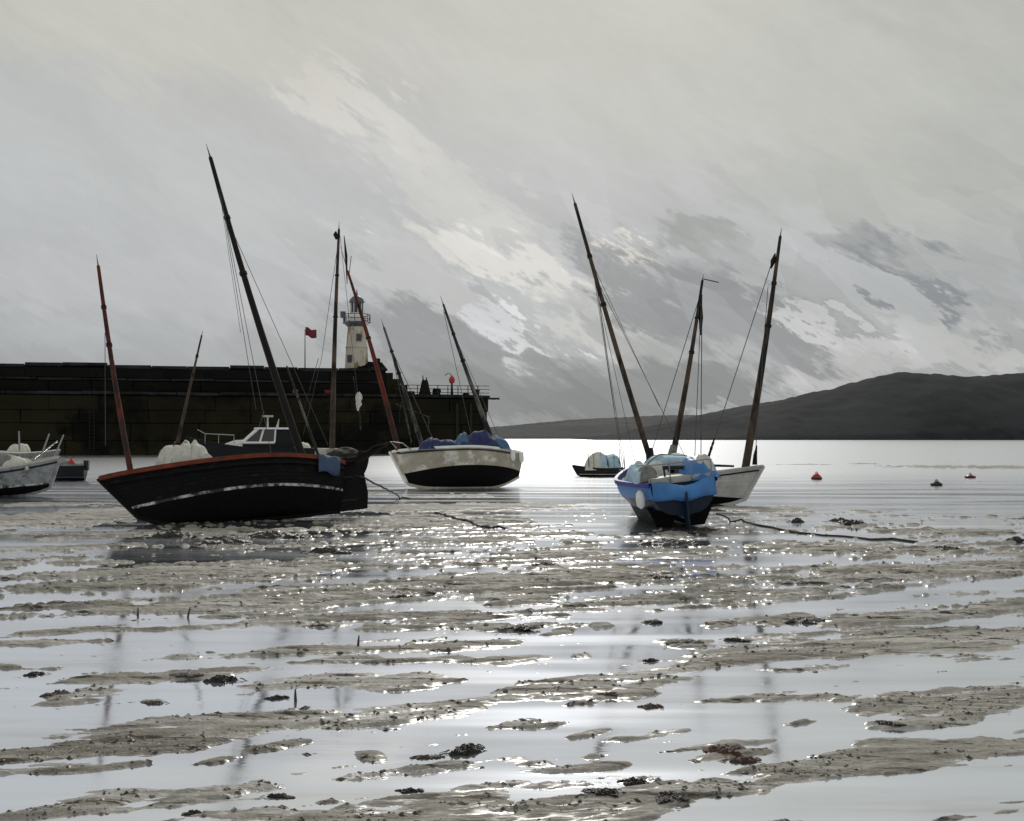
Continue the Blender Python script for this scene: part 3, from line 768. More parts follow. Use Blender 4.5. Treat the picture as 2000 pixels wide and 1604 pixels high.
# ------------------------------------------------------------------ boats
class Boat:
    def __init__(s, name, label, cat, loc, yaw, heel, pitch, L, B, sheer, keel, tr, rake_b, rake_s, zw, stripe=.08,
                 full=.5, strakes=7, lap=.014, top='tar', bottom='tar_bottom', band='bootwhite', rail='rail_red', deck='deck', group=None, railw=.07, railh=.09, deck_drop=.12, stern_v=.5):
        s.sv = stern_v
        s.o = empty(name, loc, (R(heel), R(pitch), R(yaw)))
        tag(s.o, label, cat, group)
        s.L, s.B, s.sheer, s.keel, s.tr, s.rb, s.rs, s.full = L, B, sheer, keel, tr, rake_b, rake_s, full
        s.M = mat_of(s.o)
        N = 34
        ts = [i / N for i in range(N + 1)]
        def band_rows(zf):                     # zf: list of functions t -> z
            return [[s.P(t, f(t), 1) for t in ts] for f in zf], [[s.P(t, f(t), -1) for t in ts] for f in zf]
        k, sh = keel, sheer
        wl = lambda t: min(max(zw, k(t) + .02), sh(t) - .1)
        wt = lambda t: min(wl(t) + stripe, sh(t) - .06)
        nb = 8
        m = MB()
        for rows in band_rows([(lambda t, a=a: k(t) + (wl(t) - k(t)) * (a / nb)) for a in range(nb + 1)]): m.grid(rows)
        m.build('hull_bottom', M[bottom], s.o, True)
        m = MB()
        for rows in band_rows([wl, wt]): m.grid(rows)
        m.build('waterline_stripe', M[band], s.o, True)
        m = MB()
        for side in (1, -1):
            for i in range(strakes):
                a0, a1 = i / strakes, (i + 1) / strakes
                r0 = [s.P(t, wt(t) + (sh(t) - wt(t)) * a0, side, lap) for t in ts]
                r1 = [s.P(t, wt(t) + (sh(t) - wt(t)) * (a0 + a1) / 2, side, lap * .5) for t in ts]
                r2 = [s.P(t, wt(t) + (sh(t) - wt(t)) * a1, side, 0) for t in ts]
                m.grid([r0, r1, r2])
                if i: m.grid([[s.P(t, wt(t) + (sh(t) - wt(t)) * a0, side, 0) for t in ts], r0])
        s.hull = m.build('hull_planking', M[top], s.o, True)
        # deck
        rows = []
        for t in ts[1:-1]:
            zz = sh(t) - deck_drop
            a, b = Vector(s.P(t, zz, 1)), Vector(s.P(t, zz, -1))
            rows.append([a.lerp(b, j / 6) + Vector((0, 0, .05 * math.sin(math.pi * j / 6))) for j in range(7)])
        MB().grid(rows).build('deck', M[deck], s.o, True)
        # rails
        for side in (1, -1):
            s.sweep(lambda t: Vector(s.P(t, sh(t), side)), side, railw, railh).build('gunwale', M[rail], s.o, True)
        # transom
        if tr > .05:
            ring = [s.P(0, k(0) + (sh(0) - k(0)) * j / 12, 1) for j in range(13)] + [s.P(0, k(0) + (sh(0) - k(0)) * j / 12, -1) for j in range(12, -1, -1)]
            s.transom = MB().add(ring, [tuple(range(len(ring)))]).build('transom', M[top], s.o)
        # keel and stem timbers
        pts = [Vector(s.P(t, k(t), 1)) for t in ts]
        st = [Vector(s.P(1, k(1) + (sh(1) - k(1)) * j / 8, 1)) for j in range(9)]
        path = pts[:-1] + st
        kt = MB(); rows = []
        for i, p in enumerate(path):
            d = (path[min(i + 1, len(path) - 1)] - path[max(i - 1, 0)]).normalized()
            out = Vector((d.z, 0, -d.x))
            q = Vector((p.x, 0, p.z))
            rows.append([q + out * .07 + Vector((0, .045, 0)), q + out * .07 - Vector((0, .045, 0)), q - out * .04 - Vector((0, .06, 0)), q - out * .04 + Vector((0, .06, 0))])
        kt.grid(rows, True)
        kt.build('keel_and_stem', M[top], s.o)

    def b(s, t):
        if t < .45: return s.B / 2 * (s.tr + (1 - s.tr) * math.sin(math.pi / 2 * t / .45) ** .8)
        return s.B / 2 * max(0, math.cos(math.pi / 2 * (t - .45) / .55)) ** .78

    def P(s, t, z, side, off=0.0):
        k, sh = s.keel(t), s.sheer(t)
        w_ = min(max((z - k) / (sh - k), 0), 1)
        q = s.full + (1.15 - s.full) * t ** 4 + (s.sv * (1 - t) ** 6)
        y = s.b(t) * (1 - (1 - w_) ** 2.3) ** q
        x = -s.L / 2 + t * s.L + t ** 3 * s.rb * (z / s.sheer(1)) - (1 - t) ** 3 * s.rs * (z / s.sheer(0))
        return (x, side * (y + (off if y > .03 else 0)), z)

    def sweep(s, f, side, wd, ht, n=34, t0=0.0, t1=1.0):
        rows = []
        for i in range(n + 1):
            p = f(t0 + (t1 - t0) * i / n)
            o_ = Vector((0, side * wd / 2, 0))
            rows.append([p + o_ + Vector((0, 0, -ht * .6)), p + o_ + Vector((0, 0, ht * .4)), p - o_ + Vector((0, 0, ht * .4)), p - o_ + Vector((0, 0, -ht * .6))])
        return MB().grid(rows, True)

    def strake(s, name, mat, dz, wd=.05, ht=.07, t0=0, t1=1):
        for side in (1, -1):
            s.sweep(lambda t: Vector(s.P(t, s.sheer(t) - dz, side, .02)), side, wd, ht, 34, t0, t1).build(name, M[mat], s.o, True)

    def mast(s, name, p0, p1, r0, r1, mat, n=10, sag=0.0, down=.7, mid=None, pole=.8):
        """spar from world point p0 to p1, carried down to its step"""
        p0, p1 = Vector(p0), Vector(p1)
        d = (p1 - p0).normalized()
        q0 = p0 - d * down
        pts, rad = [], []
        K = 9
        bend = d.cross(Vector((0, 1, 0))).normalized()
        for i in range(K + 1):
            t = i / K
            pts.append(q0.lerp(p1, t) + bend * sag * math.sin(math.pi * t)); rad.append(r0 + (r1 - r0) * t ** 1.3)
        m = wpart(s.o, name, MB().tube(pts, rad, n), mat)
        if pole > 0:
            wpart(s.o, 'truck', MB().tube([p1 - d * .05, p1 + d * pole * .3, p1 + d * pole], [r1 * .7, r1 * .35, .006], 5), M['wire'], True, m)
        # mast bands
        for t in (.62, .80):
            c = q0.lerp(p1, t) + bend * sag * math.sin(math.pi * t)
            rr = (r0 + (r1 - r0) * t ** 1.3) * 1.35
            wpart(s.o, 'mast_band', MB().tube([c - d * .05, c + d * .05], rr, 10), M['iron'], True, m)
        return m

    def wire(s, name, p0, p1, r=.012, mat='wire', sag=0.0, n=8):
        p0, p1 = Vector(p0), Vector(p1)
        pts = [p0.lerp(p1, i / n) - Vector((0, 0, sag * math.sin(math.pi * i / n))) for i in range(n + 1)]
        return wpart(s.o, name, MB().tube(pts, r, 5), M[mat])

    def world(s, x, y, z): return s.M @ Vector((x, y, z))


def heap(cx, cy, cz, lx, ly, h, seed, nx=16, ny=12, wr=.18, yaw=0.0, sharp=.6, ridge=0.0):
    """a lumpy draped bundle with folds"""
    nx, ny = max(nx, 22), max(ny, 16)
    U, V = np.meshgrid(np.linspace(-1, 1, nx + 1), np.linspace(-1, 1, ny + 1), indexing='ij')
    e = np.maximum(0, 1 - np.abs(U) ** 3.0) ** sharp * np.maximum(0, 1 - np.abs(V) ** 3.0) ** sharp
    n1 = fbm(U * 1.3 + seed, V * 1.1 + seed * .37, 2, seed)
    fold = np.sin(U * 7 + V * 2.2 + n1 * 9 + seed) * .5 + np.sin(U * 3.1 - V * 5.5 + n1 * 7 + seed * 2) * .5
    n2 = fbm(U * 4 + seed, V * 4, 3, seed + 5)
    z = h * e * (1 + n1 * .5 + fold * wr * .5 + n2 * wr * .4)
    X, Y = U * lx / 2 * (1 + n1 * .25), V * ly / 2 * (1 + n1 * .3 + fold * .03)
    ca, sa = math.cos(yaw), math.sin(yaw)
    m = MB().grid(np.stack([cx + X * ca - Y * sa, cy + X * sa + Y * ca, cz + z], -1).tolist())
    m.nx, m.ny = nx, ny
    return m


def lash(hp, part, n=3, r=.014):
    """cord lashings that follow the cover they tie down"""
    for k in range(n):
        i = int((k + 1) * hp.nx / (n + 1))
        row = hp.v[i * (hp.ny + 1):(i + 1) * (hp.ny + 1)]
        MB().tube([(x, y, z + r * .6) for x, y, z in row], r, 5).build('lashing', M['rope'], part, True)


def sheerf(a, mid, b_):                 # stern, middle, bow heights
    return lambda t: a + (mid - a) * math.sin(math.pi / 2 * min(t / .5, 1)) if t < .5 else mid + (b_ - mid) * ((t - .5) / .5) ** 1.8


# --- dark lugger in the left foreground
def boat_dark_lugger():
    a = R(25)
    bt = Boat('dark_lugger', 'large black wooden sailing boat with red brown rail heeled on the mud', 'sailing boat',
              (-7.75, 30.15, .02), 205, 23, 3.0, 5.5, 2.7, sheerf(1.52, 1.50, 1.62), lambda t: .02 + .55 * max(0, (t - .80) / .2) ** 2 * .6,
              .18, 1.25, .35, .62, stripe=.07, full=.46, strakes=8, rail='rail_red', railw=.11, railh=.13)
    o = bt.o
    bt.strake('rubbing_strake', 'tar', .22, .06, .08)
    # rudder hung on the stern post
    s0 = bt.P(0, .1, 1); s1 = bt.P(0, 1.45, 1)
    rd = MB()
    prof = [(s0[0] + .06, .0), (s0[0] - .85, .05), (s0[0] - .95, .55), (s1[0] - .62, 1.2), (s1[0] - .35, 1.75), (s1[0] - .05, 1.75)]
    vs = [(x, sy, z) for sy in (-.05, .05) for x, z in prof]
    n = len(prof)
    rd.add(vs, [tuple(range(n)), tuple(range(2 * n - 1, n - 1, -1))] + [(i, (i + 1) % n, n + (i + 1) % n, n + i) for i in range(n)])
    r_ = rd.build('rudder', M['tar'], o)
    for z in (.35, 1.1): MB().box((s0[0] - .25, 0, z), (.6, .13, .06)).build('pintle_strap', M['iron'], r_)
    MB().tube([(s1[0] - .3, 0, 1.72), (s1[0] + 1.2, 0, 1.95)], [.05, .035], 8).build('tiller', M['mast_brown'], o, True)
    # blue tarpaulin hung over the near quarter
    rows = []
    for i in range(9):
        t = .035 + .12 * i / 8
        rows.append([Vector(bt.P(t, bt.sheer(t) - d, 1, .12 + .02 * math.sin(i * 1.3 + d * 5))) for d in (-.05, .10, .24, .38, .50 + .05 * math.sin(i * .8))])
    tp = MB().grid(rows).build('tarpaulin', M['slate_blue'], o, True)
    tp.modifiers.new('thick', 'SOLIDIFY').thickness = .015
    # deck gear: hatch, foredeck, thwarts
    MB().box((.25, 0, 1.47), (1.5, 1.1, .30)).build('hatch_coaming', M['dark_deck'], o)
    MB().box((.25, 0, 1.65), (1.6, 1.2, .05)).build('hatch_cover', M['dark_deck'], o)
    heap(-1.5, .35, 1.36, 1.3, 1.2, .34, 12).build('net_heap', M['net'], o, True)
    heap(.9, .65, 1.40, .8, .5, .30, 31).build('blue_cover_bundle', M['blue_cover'], o, True)
    heap(2.2, .0, 1.40, .9, .9, .22, 23).build('rope_coil', M['net'], o, True)
    # masts
    dm = 31.2
    top = W(411, 308, 34.0)
    bt.mast('mainmast', W(592, 893, dm), top, .125, .065, M['mast_dark'], sag=.10, pole=.55)
    bt.wire('shroud', W(432, 385, 33.6), W(500, 800, 31.4), .010)
    bt.wire('shroud', W(430, 375, 33.6), bt.world(-.7, 1.05, 1.5), .010)
    bt.wire('backstay', W(440, 420, 33.4), W(640, 868, 32.2), .010)
    bt.wire('forestay', W(428, 370, 33.5), W(470, 650, 31.6), .007)
    bt.mast('spare_spar', W(614, 868, 31.8), W(560, 715, 32.6), .045, .025, M['mast_grey'], pole=.0, down=.4)
    bt.mast('foremast', W(251, 893, 29.3), W(192, 520, 30.9), .085, .05, M['mast_red'], sag=.05, pole=.4)
    bt.wire('forestay', W(205, 650, 30.4), W(206, 870, 29.2), .010)
    bt.wire('halyard', W(210, 640, 30.4), W(253, 893, 29.3), .008)
    bt.mast('lug_yard', W(354, 832, 29.9), W(394, 655, 30.6), .05, .025, M['mast_brown'], pole=.15, down=.5)
    # bumkin with net over it
    stern = bt.world(-3.0, 0.1, 1.55)
    tip = W(758, 866, 33.2)
    mid = stern.lerp(tip, .5) - Vector((0, 0, .12))
    wpart(o, 'bumkin', MB().tube([stern, mid, tip], [.10, .08, .05], 8), M['mast_dark'])
    rr = random.Random(4)
    for k in range(7):
        j = lambda s: Vector((rr.uniform(-s, s), rr.uniform(-s, s), rr.uniform(-s, s)))
        wpart(o, 'net_rope', MB().tube([stern + j(.18), stern.lerp(tip, .35) + j(.14), stern.lerp(tip, .7) + j(.10), tip + j(.04)], [.05, .06, .04, .015], 6), M['net'])
    # white sail bundled on deck
    hb = bt.M.inverted() @ W(362, 893, 29.8)
    return bt


A_ = boat_dark_lugger()
p = W(362, 892, 29.9)
sb = empty('sail_bundle', p)
tag(sb, 'bundled white sail with grey folds lying on the black boat', 'sail')
heap(.05, 0, -.35, 1.25, .95, .66, 41, 34, 24, .22, R(25)).build('sail', M['sailcloth'], sb, True)
for k, (x, y, lx, ly, h, a) in enumerate(((-.26, -.10, 1.0, .50, .64, 58), (.02, -.08, 1.0, .46, .74, 108), (.26, -.10, 1.0, .48, .68, 132), (.46, -.12, .8, .46, .50, 150))):
    heap(x, y, -.33, lx, ly, h, 200 + k * 3, 30, 24, .12, R(a), .5).build('sail_fold', M['sailcloth'], sb, True)
heap(-.50, .05, -.30, .5, .55, .60, 44, 24, 20, .2, R(60)).build('grey_sail_fold', M['grey_gear'], sb, True)
rr = random.Random(9)
for k in range(3):
    x = -.3 + k * .3
    MB().tube([(x + .04 * math.sin(t * 6), -.5 + 1.0 * t, -.28 + .72 * math.sin(math.pi * t) ** .6) for t in [i / 10 for i in range(11)]], .014, 5).build('gasket', M['rope'], sb, True)


# --- cream boat aground beyond it
def boat_cream():
    bt = Boat('cream_lugger', 'cream hulled sailing boat with black bottom and blue covers, heeled over', 'sailing boat',
              (-2.30, 49.4, .0), 190, 24, 0, 5.2, 2.6, sheerf(1.52, 1.62, 1.90), lambda t: .02 + .2 * max(0, (t - .8) / .2) ** 2 + .55 * max(0, (.28 - t) / .28) ** 2,
              .50, .85, .30, .74, stripe=.05, full=.42, strakes=4, lap=.006, top='cream', band='cream', rail='white', railw=.12, railh=.12)
    o = bt.o
    bt.strake('rubbing_strake', 'black', .15, .05, .06, .1, .97)
    MB().tube([Vector(bt.P(1, z, 1)) + Vector((.10, 0, 0)) for z in (.1, .6, 1.2, 1.9)], .06, 8).build('stem_band', M['white'], o, True)
    # quarter fenders
    for t, l in ((.10, .5), (.025, .5)):
        p = Vector(bt.P(t, bt.sheer(t) - .02, 1, .12))
        MB().lathe([(.03, 0), (.10, .07), (.12, .2), (.12, .42), (.08, .52), (.02, .56)], (p.x, p.y, p.z - .56), 10).build('fender', M['white'], o, True)
    MB().box((0.2, 0, 1.78), (1.9, 1.5, .46)).build('cabin_trunk', M['white'], o)
    hp = heap(-.75, .25, 1.60, 2.2, 1.9, 1.05, 52, 22, 14, .25)
    lash(hp, hp.build('cockpit_cover', M['blue_cover'], o, True), 3)
    heap(-1.65, .35, 1.55, 1.1, 1.6, .85, 57, 14, 10, .25).build('aft_cover', M['steel_blue'], o, True)
    heap(.05, .45, 1.60, .9, 1.2, .92, 58, 14, 10, .25).build('cover_fold', M['steel_blue'], o, True)
    hp = heap(1.25, .35, 1.60, 1.9, 1.4, .75, 61, 18, 12, .25)
    lash(hp, hp.build('fore_cover', M['blue_cover'], o, True), 2)
    bt.mast('foremast', W(777, 878, 49.5), W(679, 530, 51.6),   .14, .06, M['mast_red'], sag=-.1, pole=1.4, down=.2)
    bt.wire('forestay', W(681, 545, 51.5), W(686, 500, 51.6), .02)
    bt.mast('mainmast', W(818, 850, 50.4), W(750, 640, 51.8), .12, .055, M['mast_grey'], pole=.5, down=.8)
    bt.mast('main_boom_strut', W(800, 845, 50.2), W(786, 770, 50.6), .03, .025, M['mast_grey'], pole=0, down=.5)
    bt.wire('shroud', W(768, 690, 51.4), W(845, 856, 50.2), .018)
    bt.wire('shroud', W(765, 690, 51.4), W(800, 850, 49.9), .016)
    bt.wire('cross_boom', W(774, 790, 50), W(838, 815, 50.6), .03, 'mast_grey')
    bt.wire('boom_lift', W(838, 815, 50.6), W(836, 842, 50.6), .018, 'mast_grey')
    bt.wire('boom_strut', W(782, 786, 50), W(780, 828, 50), .018, 'mast_grey')
    bt.mast('mizzenmast', W(962, 860, 50.3), W(866, 595, 52.0), .13, .055, M['mast_grey'], sag=.05, pole=.5, down=.8)
    bt.wire('shroud', W(866, 605, 52.0), W(920, 850, 50.0), .014)
    bt.wire('shroud', W(868, 610, 52.0), W(978, 862, 50.0), .012)
    # pulpit at the bow
    b0 = bt.M.inverted() @ W(775, 876, 48.6)
    MB().tube([b0, b0 + Vector((.3, 0, .35)), b0 + Vector((-.3, -.3, .40)), b0 + Vector((-.7, -.3, .05))], .03, 6).build('pulpit', M['galv'], o, True)
    return bt


boat_cream()


# --- blue twin-keel yacht, stern towards the viewer
def boat_blue():
    bt = Boat('blue_yacht', 'bright blue twin keel yacht seen from the stern, leaning slightly left', 'sailing boat',
              (4.46, 30.2, .30), 95, -6, 0, 5.2, 2.55, sheerf(.98, 1.0, 1.22), lambda t: .05 + .5 * max(0, (t - .72) / .28) ** 2,
              .70, .9, .1, .28, stripe=.30, full=.36, strakes=3, lap=.004, top='bright_blue', band='navy', bottom='tar_bottom', rail='royal', deck='grey_gear', railw=.10, railh=.12, stern_v=.06)
    o = bt.o
    for sgn in (1, -1):
        m = MB()
        r0 = [(-2.2, .92, .30), (1.0, .80, .30), (1.0, .14, .12), (-2.2, .14, .12)]
        r1 = [(-2.0, .66, -.30), (.7, .60, -.30), (.7, .28, -.30), (-2.0, .26, -.30)]
        m.grid([[(x, sgn * y, z) for x, y, z in r0], [(x, sgn * y, z) for x, y, z in r1]], True)
        m.add([(x, sgn * y, z) for x, y, z in r1], [(0, 1, 2, 3)])
        m.build('bilge_keel', M['tar_bottom'], o)
    xs = bt.P(0, .8, 1)[0]
    # skeg and rudder
    MB().box((xs - .10, 0, .22), (.34, .05, 1.0)).build('rudder', M['navy'], o)
    MB().box((xs - .16, 0, .75), (.10, .12, .05)).build('rudder_bracket', M['galv'], o)
    bt.transom.data.materials[0] = M['navy']
    # dodger cloths and coamings
    MB().box((-1.5, 0, 1.02), (2.0, 1.7, .22)).build('cockpit_coaming', M['grey_hull'], o)
    rows = []
    for i in range(15):
        u = i / 14
        y = (.5 - u) * 1.74
        rows.append([(xs - .06 - .16 * math.sin(math.pi * u) * (.35 + .65 * math.sin(math.pi * k / 4)) - .03 * math.sin(u * 11 + k), y, 1.04 - k * .115 + (.05 * math.sin(u * 9) if k == 0 else .03 * math.sin(u * 13 + k)) - .10 * (1 - (2 * u - 1) ** 2)) for k in range(5)])
    d_ = MB().grid(rows).build('stern_cloth', M['bright_blue'], o, True); d_.modifiers.new('thick', 'SOLIDIFY').thickness = .012
    # cabin, window band, pale blue covers
    rows = []
    for x, w_, h in ((-.75, .82, 1.36), (.1, .80, 1.40), (.9, .66, 1.34), (1.45, .50, 1.18)):
        rows.append([(x, w_, 1.0), (x, w_ * .86, h - .08), (x, w_ * .5, h), (x, -w_ * .5, h), (x, -w_ * .86, h - .08), (x, -w_, 1.0)])
    m = MB().grid(rows); m.add(rows[0], [tuple(range(6))]); m.add(rows[-1], [tuple(range(6))])
    cb = m.build('cabin', M['grey_hull'], o)
    MB().box((-.765, .05, 1.20), (.03, .62, .24)).build('companionway_door', M['glass'], cb)
    for sgn in (1, -1):
        MB().box((.05, sgn * .775, 1.20), (.9, .05, .11), Matrix.Rotation(sgn * .2, 3, 'X')).build('window', M['glass'], cb)
    hp = heap(-.45, -.15, 1.30, 1.4, 1.35, .36, 71, 18, 14, .2)
    lash(hp, hp.build('spray_hood', M['pale_blue'], o, True), 2)
    heap(-1.75, -.66, .95, 1.5, .95, .62, 75, 18, 12, .3).build('folded_cover', M['bright_blue'], o, True)
    heap(-2.15, -.75, 1.16, .5, .50, .42, 79, 12, 10, .3).build('highlight_cover', M['sailcloth'], o, True)  # white heap added as a highlight on the right quarter
    heap(-1.3, .80, 1.02, 1.7, .7, .52, 83, 18, 12, .3).build('side_cover', M['pale_blue'], o, True)
    heap(-1.9, .78, 1.05, .7, .55, .40, 87, 18, 12, .2).build('grey_bag', M['grey_gear'], o, True)
    heap(-1.0, .30, 1.12, .7, .6, .34, 88, 18, 12, .2).build('highlight_bag', M['sailcloth'], o, True)  # white heap added to give a highlight on the left
    MB().tube([(-2.0, .35, 1.38), (-2.05, -.25, 1.33)], .065, 8).build('outboard_bracket', M['black'], o)
    for y in (.32, -.22): MB().tube([(-2.0, y, 1.36), (-2.02, y, 1.08)], .03, 6).build('bracket_leg', M['black'], o)
    p = Vector(bt.P(.06, .80, 1, .12))
    MB().lathe([(.03, 0), (.11, .08), (.13, .25), (.11, .42), (.03, .5)], (p.x, p.y + .02, p.z - .45), 10).build('fender', M['white'], o, True)  # white fender added in place of a bright highlight on the hull
    # pushpit rails
    for y in (.85, .3, -.3, -.85):
        MB().tube([(xs + .15, y, .98), (xs + .12, y, 1.5)], .018, 5).build('stanchion', M['galv'], o)
    MB().tube([(xs + 1.0, .95, 1.5), (xs + .12, .85, 1.5), (xs + .12, -.85, 1.5), (xs + 1.0, -.95, 1.5)], .02, 6).build('pushpit_rail', M['galv'], o)
    # mast and rigging
    mt = W(1123, 398, 31.6)
    bt.mast('mast', W(1272, 903, 30.4), mt, .09, .05, M['mast_brown'], sag=.04, pole=.35, down=.4)
    wpart(o, 'mast_tabernacle', MB().tube([W(1272, 915, 30.4), W(1268, 875, 30.4)], [.14, .11], 8), M['iron'])
    h0 = W(1160, 520, 31.3)
    bt.wire('shroud', h0, W(1200, 800, 31.6), .008); bt.wire('shroud', h0, W(1200, 800, 31.6).lerp(bt.world(.3, .95, 1.1), 1.0), .008)
    bt.wire('shroud', W(1155, 505, 31.3), bt.world(.0, 1.05, 1.05), .009)
    bt.wire('shroud', W(1170, 555, 31.2), bt.world(.3, -1.05, 1.1), .009)
    bt.wire('forestay', W(1140, 450, 31.4), bt.world(3.3, 0, 1.25), .008)
    bt.wire('topping_lift', W(1162, 525, 31.2), W(1288, 795, 30.4), .008)
    return bt


boat_blue()


# --- pale grey double-ender behind it
def boat_white():
    bt = Boat('grey_whaler', 'pale grey open boat with dark cover, bow to the right behind blue yacht', 'sailing boat',
              (6.55, 38.3, -.05), -33, -9, 0, 4.2, 2.0, sheerf(1.20, 1.02, 1.50), lambda t: .02 + .25 * max(0, (t - .78) / .22) ** 2,
              .12, .75, .45, .30, stripe=.05, full=.5, strakes=6, lap=.012, top='grey_hull', band='grey_hull', bottom='tar_bottom', rail='grey_hull', deck='dark_deck', railw=.08, railh=.08, deck_drop=.28)
    o = bt.o
    bt.strake('rubbing_strake', 'dark_cover', .16, .05, .05)
    hp = heap(-.5, .0, .84, 3.0, 1.15, .60, 91, 34, 20, .22)
    lash(hp, hp.build('dark_cover', M['dark_cover'], o, True), 4)
    MB().tube([(-1.7, .2, 1.42), (.0, .2, 1.52), (1.7, .1, 1.48)], [.05, .06, .04], 8).build('boom', M['mast_grey'], o, True)
    bt.mast('foremast', W(1457, 905, 37.2), W(1524, 462, 38.4), .15, .055, M['mast_brown'], pole=.35, down=.5, sag=-.05)
    wpart(o, 'furled_burgee', MB().tube([W(1514, 495, 38.3), W(1510, 510, 38.3), W(1506, 525, 38.3)], [.02, .10, .02], 6), M['mast_dark'])
    bt.wire('forestay', W(1510, 505, 38.3), W(1384, 893, 38.6), .016)
    bt.mast('sprit', W(1383, 895, 38.6), W(1396, 855, 38.6), .06, .03, M['mast_dark'], pole=0, down=.3)
    bt.wire('shroud', W(1500, 560, 38.2), W(1474, 905, 36.8), .013)
    wpart(o, 'shroud_block', MB().tube([W(1474, 908, 36.8), W(1475, 890, 36.8), W(1478, 870, 36.8)], [.09, .07, .02], 6), M['mast_dark'])
    bt.mast('mizzenmast', W(1312, 898, 39.6), W(1372, 548, 40.6), .13, .05, M['mast_brown'], pole=.25, down=.5, sag=-.06)
    bt.wire('spreader', W(1374, 545, 40.6), W(1404, 552, 40.4), .022)
    bt.wire('shroud', W(1370, 575, 40.5), W(1357, 893, 39.2), .015); bt.wire('shroud', W(1371, 575, 40.5), W(1369, 895, 39.0), .018, 'mast_grey')
    wpart(o, 'furled_flag', MB().tube([W(1370, 590, 40.4), W(1369, 620, 40.4), W(1368, 655, 40.4)], [.02, .09, .03], 6), M['mast_dark'])
    bt.wire('forestay', W(1371, 565, 40.5), W(1272, 885, 40.4), .016)
    wpart(o, 'mast_boot', MB().tube([W(1308, 912, 39.5), W(1316, 870, 39.6)], [.22, .13], 8), M['grey_gear'])
    return bt


boat_white()


# --- small covered tender out on the water
def boat_tender():
    bt = Boat('covered_tender', 'small dark tender with white and pale blue cover floating beyond blue yacht', 'boat',
              (5.55, 63.5, -.10), 184, 0, 0, 2.7, 1.4, sheerf(.62, .60, .80), lambda t: .02 + .2 * max(0, (t - .7) / .3) ** 2,
              .7, .45, .1, .22, stripe=.05, full=.42, strakes=3, top='dark_cover', band='grey_hull', rail='dark_cover', deck='dark_deck')
    o = bt.o
    rows = []
    hp = heap(.35, .0, .50, 1.5, 1.25, .98, 101, 18, 14, .12, 0, .55)
    lash(hp, hp.build('cover', M['sailcloth'], o, True), 2)
    hp = heap(-.45, .0, .50, 1.45, 1.28, 1.02, 107, 18, 14, .12, 0, .55)
    lash(hp, hp.build('blue_cover', M['pale_blue'], o, True), 2)
    for x, h in ((.85, 1.5), (-.35, 1.2), (-1.05, 1.8), (-1.35, 1.7)):
        MB().tube([(x, .55, .55), (x + .05, .55, h)], [.03, .02], 6).build('post', M['iron'], o)
    return bt


boat_tender()


# --- dark-hulled yacht moored behind the lugger's stern
def boat_yacht_behind():
    bt = Boat('moored_yacht', 'dark hulled yacht behind black boat, with tall upright brown mast', 'sailing boat',
              (-10.9, 62.0, -.45), 118, 1, 0, 7.0, 2.8, sheerf(1.75, 1.70, 2.05), lambda t: .02 + .6 * max(0, (t - .7) / .3) ** 2,
              .7, 1.0, .2, .48, stripe=.06, full=.4, strakes=3, lap=.004, top='tar', rail='white', deck='grey_gear')
    o = bt.o
    MB().box((.3, 0, 1.95), (3.0, 1.6, .5)).build('cabin', M['grey_hull'], o)
    heap(-2.2, 0, 1.7, 2.0, 1.8, .5, 113).build('cockpit_cover', M['dark_cover'], o, True)
    bt.mast('mast', W(649, 872, 61.5), W(662, 448, 61.5), .17, .07, M['mast_brown'], pole=.5, down=.8, sag=.05)
    bt.wire('shroud', W(661, 470, 61.5), W(628, 700, 61.0), .016)
    bt.wire('shroud', W(628, 700, 61.0), W(592, 850, 61.0), .014)
    bt.wire('shroud', W(664, 460, 61.5), W(706, 838, 62.0), .014)
    wpart(o, 'radar_reflector', MB().tube([W(656, 452, 61.3), W(655, 458, 61.3), W(657, 468, 61.3)], [.04, .14, .05], 7), M['mast_dark'])
    wpart(o, 'furled_sail_tip', MB().tube([W(672, 460, 61.4), W(676, 500, 61.4), W(678, 555, 61.4)], [.02, .09, .02], 6), M['mast_dark'])
    wpart(o, 'hanging_cloth', MB().grid([[W(700 - w_ + dx, 766 + i * 6, 61.75), W(700 + dx, 767 + i * 6, 61.55), W(700 + w_ + dx, 765 + i * 6.3, 61.75)] for i, (w_, dx) in enumerate(((2, 0), (6, 1), (7, 1), (5, 0), (6, 1), (3, -1), (1.5, -1)))]), M['sailcloth'])
    bt.wire('backstay', W(690, 735, 61.9), W(704, 840, 61.9), .02, 'mast_grey')
    bt.wire('lazy_line', W(622, 700, 61.0), W(590, 812, 60.6), .018, 'mast_grey')
    return bt


boat_yacht_behind()


